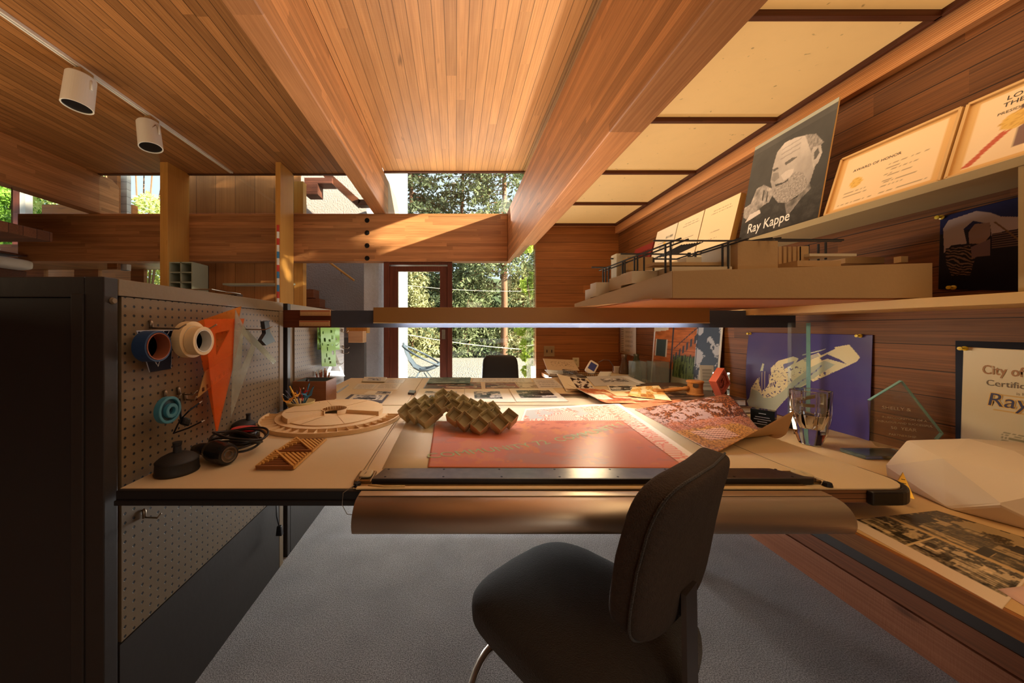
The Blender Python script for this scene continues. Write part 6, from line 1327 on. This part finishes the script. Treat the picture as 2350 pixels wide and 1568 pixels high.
for k, (x0, x1, y0, y1, hh, lab) in enumerate(((1.385, 1.475, 2.62, 2.72, .185, 'left clear acrylic box on the black rimmed tray'), (1.49, 1.60, 2.54, 2.65, .19, 'right clear acrylic box, nearer on the black rimmed tray'))):
    t = thing('acrylic_box', lab, 'box', ((x0+x1)/2, y0, ZC+.015), 0, 'clear acrylic boxes'); z0 = ZC+.0145; e = .005
    for nm, q in (('side', (x0, x0+e, y0, y1)), ('side', (x1-e, x1, y0, y1)), ('front', (x0+e, x1-e, y0, y0+e)), ('back', (x0+e, x1-e, y1-e, y1))): bm = BM(); box(bm, *q, z0, z0+hh); obj(nm+'_wall', bm, acrylic, t)
    bm = BM(); box(bm, x0+e, x1-e, y0+e, y1-e, z0, z0+e); obj('bottom', bm, acrylic, t)
for k, (x, y, hh, c, lab) in enumerate(((1.50, 3.02, .225, (96, 74, 56), 'brown waisted vase under the calendar'), (1.56, 2.93, .235, (64, 66, 40), 'dark olive glass vase beside the brown one'))):
    bm = BM(); pr = [(0, .0005), (.034, .0005), (.046, .05), (.042, .10), (.026, .15), (.020, .19), (.026, hh), (.023, hh), (.017, .19), (.02, .15), (0, .02)] if k == 0 else [(0, .0005), (.036, .0005), (.046, .03), (.044, .11), (.030, .17), (.019, .21), (.022, hh), (.019, hh), (.014, .21), (0, .05)]
    lathe(bm, pr, (0, 0, 0), 32); o = obj('vase', bm, pm('vase_%d' % k, c, .15, coat=.5), smooth=True); o.location = (x, y, ZC); tag(o, lab, 'vase', 'vases')
# small stack of books
for k, (x0, x1, y0, z0, z1, c, lab) in enumerate(((1.27, 1.44, 1.66, ZC+.001, ZC+.027, (104, 96, 48), 'olive green book at the bottom of the small stack by the blue poster'), (1.27, 1.41, 1.67, ZC+.028, ZC+.046, (120, 46, 28), 'dark red book, second from the bottom of the small stack'), (1.27, 1.395, 1.675, ZC+.047, ZC+.067, (176, 84, 48), 'orange brown book with pale page edges in the small stack'), (1.27, 1.37, 1.68, ZC+.068, ZC+.084, (74, 40, 28), 'dark brown book on top of the small stack'))):
    t = thing('book', lab, 'book', ((x0+x1)/2, y0, z0), 0, 'small stack of books'); m_ = pm('book_%d' % k, c, .4); bm = BM(); box(bm, x0, x1, y0, y0+.12, z0, z0+.0025); box(bm, x0, x1, y0, y0+.12, z1-.0025, z1); box(bm, x0, x0+.003, y0, y0+.12, z0+.0025, z1-.0025); obj('cover', bm, m_, t); bm = BM(); box(bm, x0+.004, x1-.004, y0+.003, y0+.117, z0+.0027, z1-.0027); obj('pages', bm, paper, t)
# black engraved plaque
a, b_ = T(1722, 978, ZC), T(1778, 988, ZC); d = (b_-a); n_ = V((-d.y, d.x, 0)).normalized()
t = thing('black_plaque', 'small black block plaque with engraved lines before the blue poster', 'plaque', a); bm = BM(); obox(bm, (a+b_)/2+n_*.02+V((0, 0, .042)), d/2, n_*.02, (0, 0, .0415)); obj('block', bm, pm('polished_black', (24, 26, 26), .1), t, bevel=.001)
bm = BM()
for i, w_ in enumerate((.3, .6, .7, .4, .75)): obox(bm, (a+b_)/2-n_*.0004+V((0, 0, .066-.0105*i-(.006 if i else 0))), d/2*w_, n_*.0003, (0, 0, .0011))
obj('engraved_lines', bm, pm('silver_engraving', (176, 172, 160), .4), [o for o in COL.objects if o.parent == t][0])
# easel
t = thing('metal_easel', 'small brushed metal easel behind the crystal vase', 'stand', (1.53, 1.5, ZC)); q = [P(1807, 918, 1.5), P(1807, 962, 1.5)]
for nm, p0, p1 in (('upright', V((1.475, 1.47, ZC)), V((1.475, 1.47, .80))), ('rail', V((1.475, 1.47, .80)), V((1.56, 1.44, .825))), ('rail', V((1.475, 1.47, .78)), V((1.56, 1.44, .775))), ('upright', V((1.56, 1.44, ZC)), V((1.56, 1.44, .825)))): bm = BM(); dd = p1-p0; u_, w_ = frame_of(dd); obox(bm, (p0+p1)/2, dd/2, u_*.006, w_*.006); obj(nm, bm, steel, t)
# crystal vase
bm = BM(); n = 8
def oct_(r, z, k=0): return [(r*(1.12 if i % 2 else 1)*cos(2*pi*i/n+.3), r*(1.12 if i % 2 else 1)*sin(2*pi*i/n+.3), z) for i in range(n)]
rings = [oct_(.0, 0.0008)]+[oct_(r, z) for r, z in ((.030, .0008), (.046, .05), (.056, .12), (.058, .215), (.049, .215), (.040, .12), (.020, .065))]; rv_ = [[bm.verts.new(p) for p in rg] for rg in rings[1:]]
for a_, b2 in zip(rv_, rv_[1:]):
    for i in range(n): bm.faces.new((a_[i], a_[(i+1) % n], b2[(i+1) % n], b2[i]))
bm.faces.new(rv_[0]); bm.faces.new(rv_[-1]); o = obj('crystal_vase', bm, crystal, bevel=.003); o.location = (1.405, 1.345, ZC); tag(o, 'heavy cut crystal vase standing before the blue poster', 'vase')
# tall glass tower award
green_glass = pm('green_edge_glass', (214, 240, 230), .02, var=0., trans=1., ior=1.3)
t = thing('glass_tower_award', 'tall clear glass tower award in front of the blue poster', 'award', (1.58, 1.57, ZC)); bm = BM(); box(bm, 1.545, 1.632, 1.563, 1.581, ZC+.021, 1.145); obj('glass_slab', bm, film('tower_glass', (224, 232, 232), .10, .03), t, bevel=.001)
bm = BM(); box(bm, 1.6322, 1.6336, 1.563, 1.581, ZC+.03, 1.144); obj('green_edge', bm, pm('aqua_edge', (130, 180, 164), .2), t); bm = BM(); box(bm, 1.53, 1.645, 1.54, 1.60, ZC+.001, ZC+.02); obj('base', bm, black, t)
t_ = [text(s, .010, (1.56, 1.5625, 1.118-.016*i), (1, 0, 0), (0, 0, 1), pm('frosted', (196, 170, 110), .5), t) for i, s in enumerate(('RAYMOND', 'KAPPE'))] if False else None
# pentagon glass award
def PY(px, py): Y = 1.27-(px-1996)/168*.10; return P(px, py, Y)
t = thing('glass_pentagon_award', 'pointed glass pentagon award engraved with an anniversary text', 'award', PY(2020, 1030)); q = [PY(2014, 1026), PY(2002, 1012), PY(1996, 920), PY(2071, 875), PY(2165, 996), PY(2152, 1010), PY(2140, 1036)]; bm = BM(); prism(bm, q, (.008, .014, 0)); obj('glass_plate', bm, film('pentagon_glass', (236, 228, 212), .09, .02), t, bevel=.0015)
bm = BM(); aq = pm('aqua_edge', (110, 170, 140), .15)
for a_, b2 in zip(q[2:5], q[3:6]): bmx = (a_+b2)/2; dd = b2-a_; nn = V((dd.z, 0, -dd.x)).normalized(); obox(bm, bmx+V((.004, .007, 0)), dd/2, (.004, .007, 0), nn*.0016)
obj('green_edge', bm, aq, t)
bm = BM(); box(bm, 1.43, 1.62, 1.185, 1.265, ZC+.001, ZC+.014); obj('base', bm, pm('green_glass_base', (196, 226, 208), .06, trans=.92), t, bevel=.002)
ed = (q[4]-q[2]); ux = V((ed.x, ed.y, 0)).normalized(); fr_ = pm('frosted_engraving', (214, 200, 170), .5)
for s, sz, px, py in (('SHELLY &', .016, 2022, 938), ('IN RECOGNITION OF A', .0095, 2022, 958), ('FABULOUS AND SUCCESSFUL', .0095, 2010, 967), ('50  YEAR', .015, 2042, 984), ('PARTNERSHIP', .010, 2038, 998)): text(s, sz, PY(px, py)-V((0, .002, 0)), ux, (0, 0, 1), fr_, t)
# faceted dome
t = thing('faceted_dome', 'cream faceted dome model on the right end of the counter', 'model', (1.46, .88, ZC)); bm = BM(); c = V((1.46, .885, ZC)); random.seed(4)
for r, z, n, o_ in ((.215, .001, 8, .1), (.224, .05, 6, .45), (.175, .115, 6, -.08), (.07, .152, 4, .5)):
    for i in range(n): a_ = 2*pi*i/n+o_; bm.verts.new(c+V((r*cos(a_)*.98, r*sin(a_), z)))
bmesh.ops.convex_hull(bm, input=bm.verts); obj('shell', bm, pm('cream_shell', (222, 202, 172), .5, var=.03), t, bevel=.006)
q = [P(2071, 1132, .90), P(2098, 1085, .925), P(2126, 1146, .865)]; q = [p+V((-.03, -.0, 0)) for p in q]; t = thing('brass_plaque', 'small triangular brass plaque leaning against the cream dome', 'plaque', q[0]); bm = BM(); prism(bm, q, (.002, .003, 0)); obj('plate', bm, brass, t)
bm = BM(); e1 = (q[2]-q[0])
for i in range(4): p0 = q[1].lerp(q[0], .3+.16*i)-V((.0006, .0008, 0)); p1 = q[1].lerp(q[2], .3+.16*i)-V((.0006, .0008, 0)); obox(bm, (p0+p1)/2, (p1-p0)*.28, (0, .0003, 0), (0, 0, .0008))
obj('engraving', bm, ink, [o for o in COL.objects if o.parent == t][0])
# ------------------------------------------------------------------ clutter at the far end of the counter
o = sheet('sketch_paper', [P(1256, 849, 3.25), P(1330, 851, 3.2), P(1316, 826, 3.42), P(1246, 823, 3.44)], 60, 30, lambda u, v: (110, 90, 70) if abs(fb(u*9, v*6, 5, 3)) < .03 and .2 < u < .9 and .3 < v < .8 else (204, 180, 146)); tag(o, 'sheet with faint ink sketches propped up below the outlet', 'paper')
o = sheet('white_paper', [P(1262, 861, 3.2), P(1330, 861, 3.2), P(1322, 849, 3.35), P(1250, 849, 3.35)], 6, 6, plain((214, 208, 200))); tag(o, 'white paper lying in front of the propped up sketch sheet', 'paper')
wb = thing('wire_basket', 'black wire mesh letter basket at the far end of the counter', 'basket', (1.2, 3.1, ZC)); x0, x1, y0, y1 = 1.03, 1.32, 2.95, 3.22; z0, z1 = ZC+.006, ZC+.065; bm = BM(); bl_ = pm('black_wire', (30, 28, 28), .4, .5)
for i in range(17): x = x0+(x1-x0)*i/16; tube(bm, [(x-.01, y0-.012, z1), (x, y0, z0), (x, y1, z0), (x-.01, y1+.01, z1)], .0011, 4)
for i in range(14): y = y0+(y1-y0)*i/13; tube(bm, [(x0-.012, y, z1), (x0, y, z0), (x1, y, z0), (x1+.012, y, z1)], .0011, 4)
for k in range(1, 4): z = z0+(z1-z0)*k/4; e = .012*k/4; tube(bm, [(x0-e, y0-e, z), (x1+e, y0-e, z), (x1+e, y1+e, z), (x0-e, y1+e, z)], .0011, 4, closed=True)
obj('mesh', bm, bl_, wb); bm = BM(); tube(bm, [(x0-.012, y0-.012, z1), (x1+.012, y0-.012, z1), (x1+.012, y1+.012, z1), (x0-.012, y1+.012, z1)], .0028, 6, closed=True); obj('rim', bm, bl_, wb)
t = thing('handheld_device', 'white handheld device with a blue screen tilted in the wire basket', 'phone', (1.22, 3.05, .73)); cdv = P(1358, 844, 2.98); M = Matrix.Translation(cdv) @ Matrix.Rotation(R(-18), 4, 'Z') @ Matrix.Rotation(R(32), 4, 'Y') @ Matrix.Rotation(R(-38), 4, 'X')
bm = BM(); superpad(bm, (.042, 0, 0), (0, .008, 0), (0, 0, .066), (0, 0, 0), 32, 16, .3, .3); bm.transform(M); obj('case', bm, white, t, smooth=True); bm = BM(); box(bm, -.029, .029, -.0088, -.0080, -.030, .045); bm.transform(M); obj('screen', bm, pm('blue_screen', (70, 78, 140), .2), [o for o in COL.objects if o.parent == t][0])
bm = BM(); tube(bm, [P(1373, 832, 3.1), P(1385, 826, 3.15), P(1398, 827, 3.2), (P(1407, 840, 3.2)), (P(1408, 852, 3.2))], .003, 6); o = obj('charging_cable', bm, pm('grey_cable', (110, 104, 104), .4), smooth=True); tag(o, 'grey cable arching from the handheld device to its charger', 'cable')
t = thing('charger', 'small white charger block beside the arching cable', 'charger', P(1417, 852, 3.2)); q = P(1417, 846, 3.2); bm = BM(); box(bm, q.x-.035, q.x+.04, 3.18, 3.22, ZC+.035, q.z+.02); obj('body', bm, white, t, bevel=.003)
bm = BM(); box(bm, q.x-.06, q.x+.05, 3.12, 3.28, ZC+.001, ZC+.034); o = obj('wooden_box', bm, pm('pine_box', (196, 160, 110), .5), bevel=.002); tag(o, 'low pine box under the white charger', 'box')
o = sheet('folded_card', [P(1370, 866, 2.75), P(1398, 866, 2.75), P(1405, 853, 2.8), P(1377, 853, 2.8)], 4, 4, plain((206, 200, 186))); tag(o, 'small folded white card standing at the far right table corner', 'card')
for k, (a_, b2) in enumerate(((1403, 1432), (1434, 1458))):
    p0, p1 = P(a_, 864, 2.9), P(b2, 858, 2.9); bm = BM(); box(bm, p0.x, p1.x, 2.9, 3.05, ZC+.001, ZC+.052); o = obj('card_box', bm, pm('pale_card_box', (200, 182, 150), .6), bevel=.002); tag(o, ['long pale card box left of the brown vase', 'short pale card box against the brown vase'][k], 'box', 'pale card boxes')
# ================================================================== LIGHT AND CAMERA
w = bpy.data.worlds.new('sky'); scn.world = w; w.use_nodes = True; nt = w.node_tree; bg = nt.nodes['Background']
tc = N(nt, 'ShaderNodeTexCoord'); sp = N(nt, 'ShaderNodeSeparateXYZ'); nt.links.new(tc.outputs['Generated'], sp.inputs[0])
ns = N(nt, 'ShaderNodeTexNoise'); ns.inputs['Scale'].default_value = 3.; ns.inputs['Detail'].default_value = 6; nt.links.new(tc.outputs['Generated'], ns.inputs[0])
nt.links.new(mixc(nt, ns.outputs[0], (.62, .80, 1.0), (.98, 1., 1.)), bg.inputs[0]); bg.inputs[1].default_value = 1.25
def light(name, kind, loc, energy, color, size=1., size_y=None, rot=None, target=None, spread=None):
    l = bpy.data.lights.new(name, kind); l.energy = energy; l.color = color; o = bpy.data.objects.new(name, l); COL.objects.link(o); o.location = loc
    if kind == 'AREA':
        l.shape = 'RECTANGLE'; l.size = size; l.size_y = size_y or size
        if spread: l.spread = spread
    elif kind != 'SUN': l.shadow_soft_size = size
    if target is not None: o.rotation_euler = (V(target)-V(loc)).to_track_quat('-Z', 'Y').to_euler()
    return o
sun = light('sun', 'SUN', (8, -4, 6), 26., (1., .86, .68)); sun.data.angle = R(.7)
sun.rotation_euler = V((-1.79, .95, -.61)).to_track_quat('-Z', 'Y').to_euler()
W_ = (1., .78, .48)
light('panel_fill', 'AREA', (1.24, 1.3, 2.165), 13, (1., .74, .44), .7, 3.6)  # added fill lamp under the ceiling panels, warms shelf and right wall
light('ceiling_fill_left', 'AREA', (-3.2, .8, 1.4), 46, W_, 2.4, 2.4, target=(-3., .9, 3.))  # unseen upward fill added to brighten the left ceiling
light('ceiling_fill_mid', 'AREA', (.0, 1.9, 1.30), 10, W_, .9, 1.4, target=(0, 1.95, 3.))  # added upward fill for the middle ceiling, not a room fixture
light('window_daylight', 'AREA', (.0, 4.0, .36), 70, (.97, .97, .95), 1.7, .62, target=(.1, 0, .1))
light('clerestory_daylight', 'AREA', (.78, 1.6, 2.8), 24, (1., .93, .80), 4.2, .42, target=(-1.2, 1.6, 1.7))
light('rear_fill', 'AREA', (.9, -2.0, .45), 7, (1., .94, .82), 2.4, .7, target=(.9, .8, .0))  # added fill from behind the camera for carpet and chair; no window there
light('wall_fill', 'AREA', (.72, 1.80, 1.095), 4.5, (1., .80, .50), .5, .08, target=(1.66, 1.05, .86))  # added warm fill aimed at the right wall above the counter
light('warm_fill_behind', 'AREA', (.5, -.9, 1.6), 3, (1., .78, .50), .5, .5, target=(1.7, 1.0, .85))  # made-up warm source behind the camera, lifts dome and certificate
light('window_glow', 'AREA', (0, 4.08, 2.6), 7, (1., .94, .84), 1.5, .5, target=(0, 3.0, 3.1))
light('stair_skylight', 'AREA', (-2.2, 4.7, 4.4), 12, (.95, .97, 1.), 1.4, .6, target=(-2.1, 5.1, 1.0))
cam = bpy.data.cameras.new('camera'); co = bpy.data.objects.new('camera', cam); COL.objects.link(co)
cam.sensor_width = 36; cam.lens = F/2350*36; co.location = (0, 0, H); co.rotation_euler = (R(90), 0, 0)
cam.shift_x = (1175-CX)/2350; cam.shift_y = -(784-CY)/2350; cam.clip_start = .02; cam.clip_end = 300
scn.camera = co
vs_ = scn.view_settings; vs_.view_transform = 'Standard'; vs_.look = 'None'; vs_.gamma = 1.; vs_.exposure = 0.05; vs_.use_curve_mapping = False
scn.render.engine = 'CYCLES'; scn.cycles.max_bounces = 10; scn.cycles.transparent_max_bounces = 24; scn.cycles.use_denoising = True
scn.cycles.sample_clamp_indirect = 6.; scn.cycles.caustics_reflective = False; scn.cycles.caustics_refractive = False
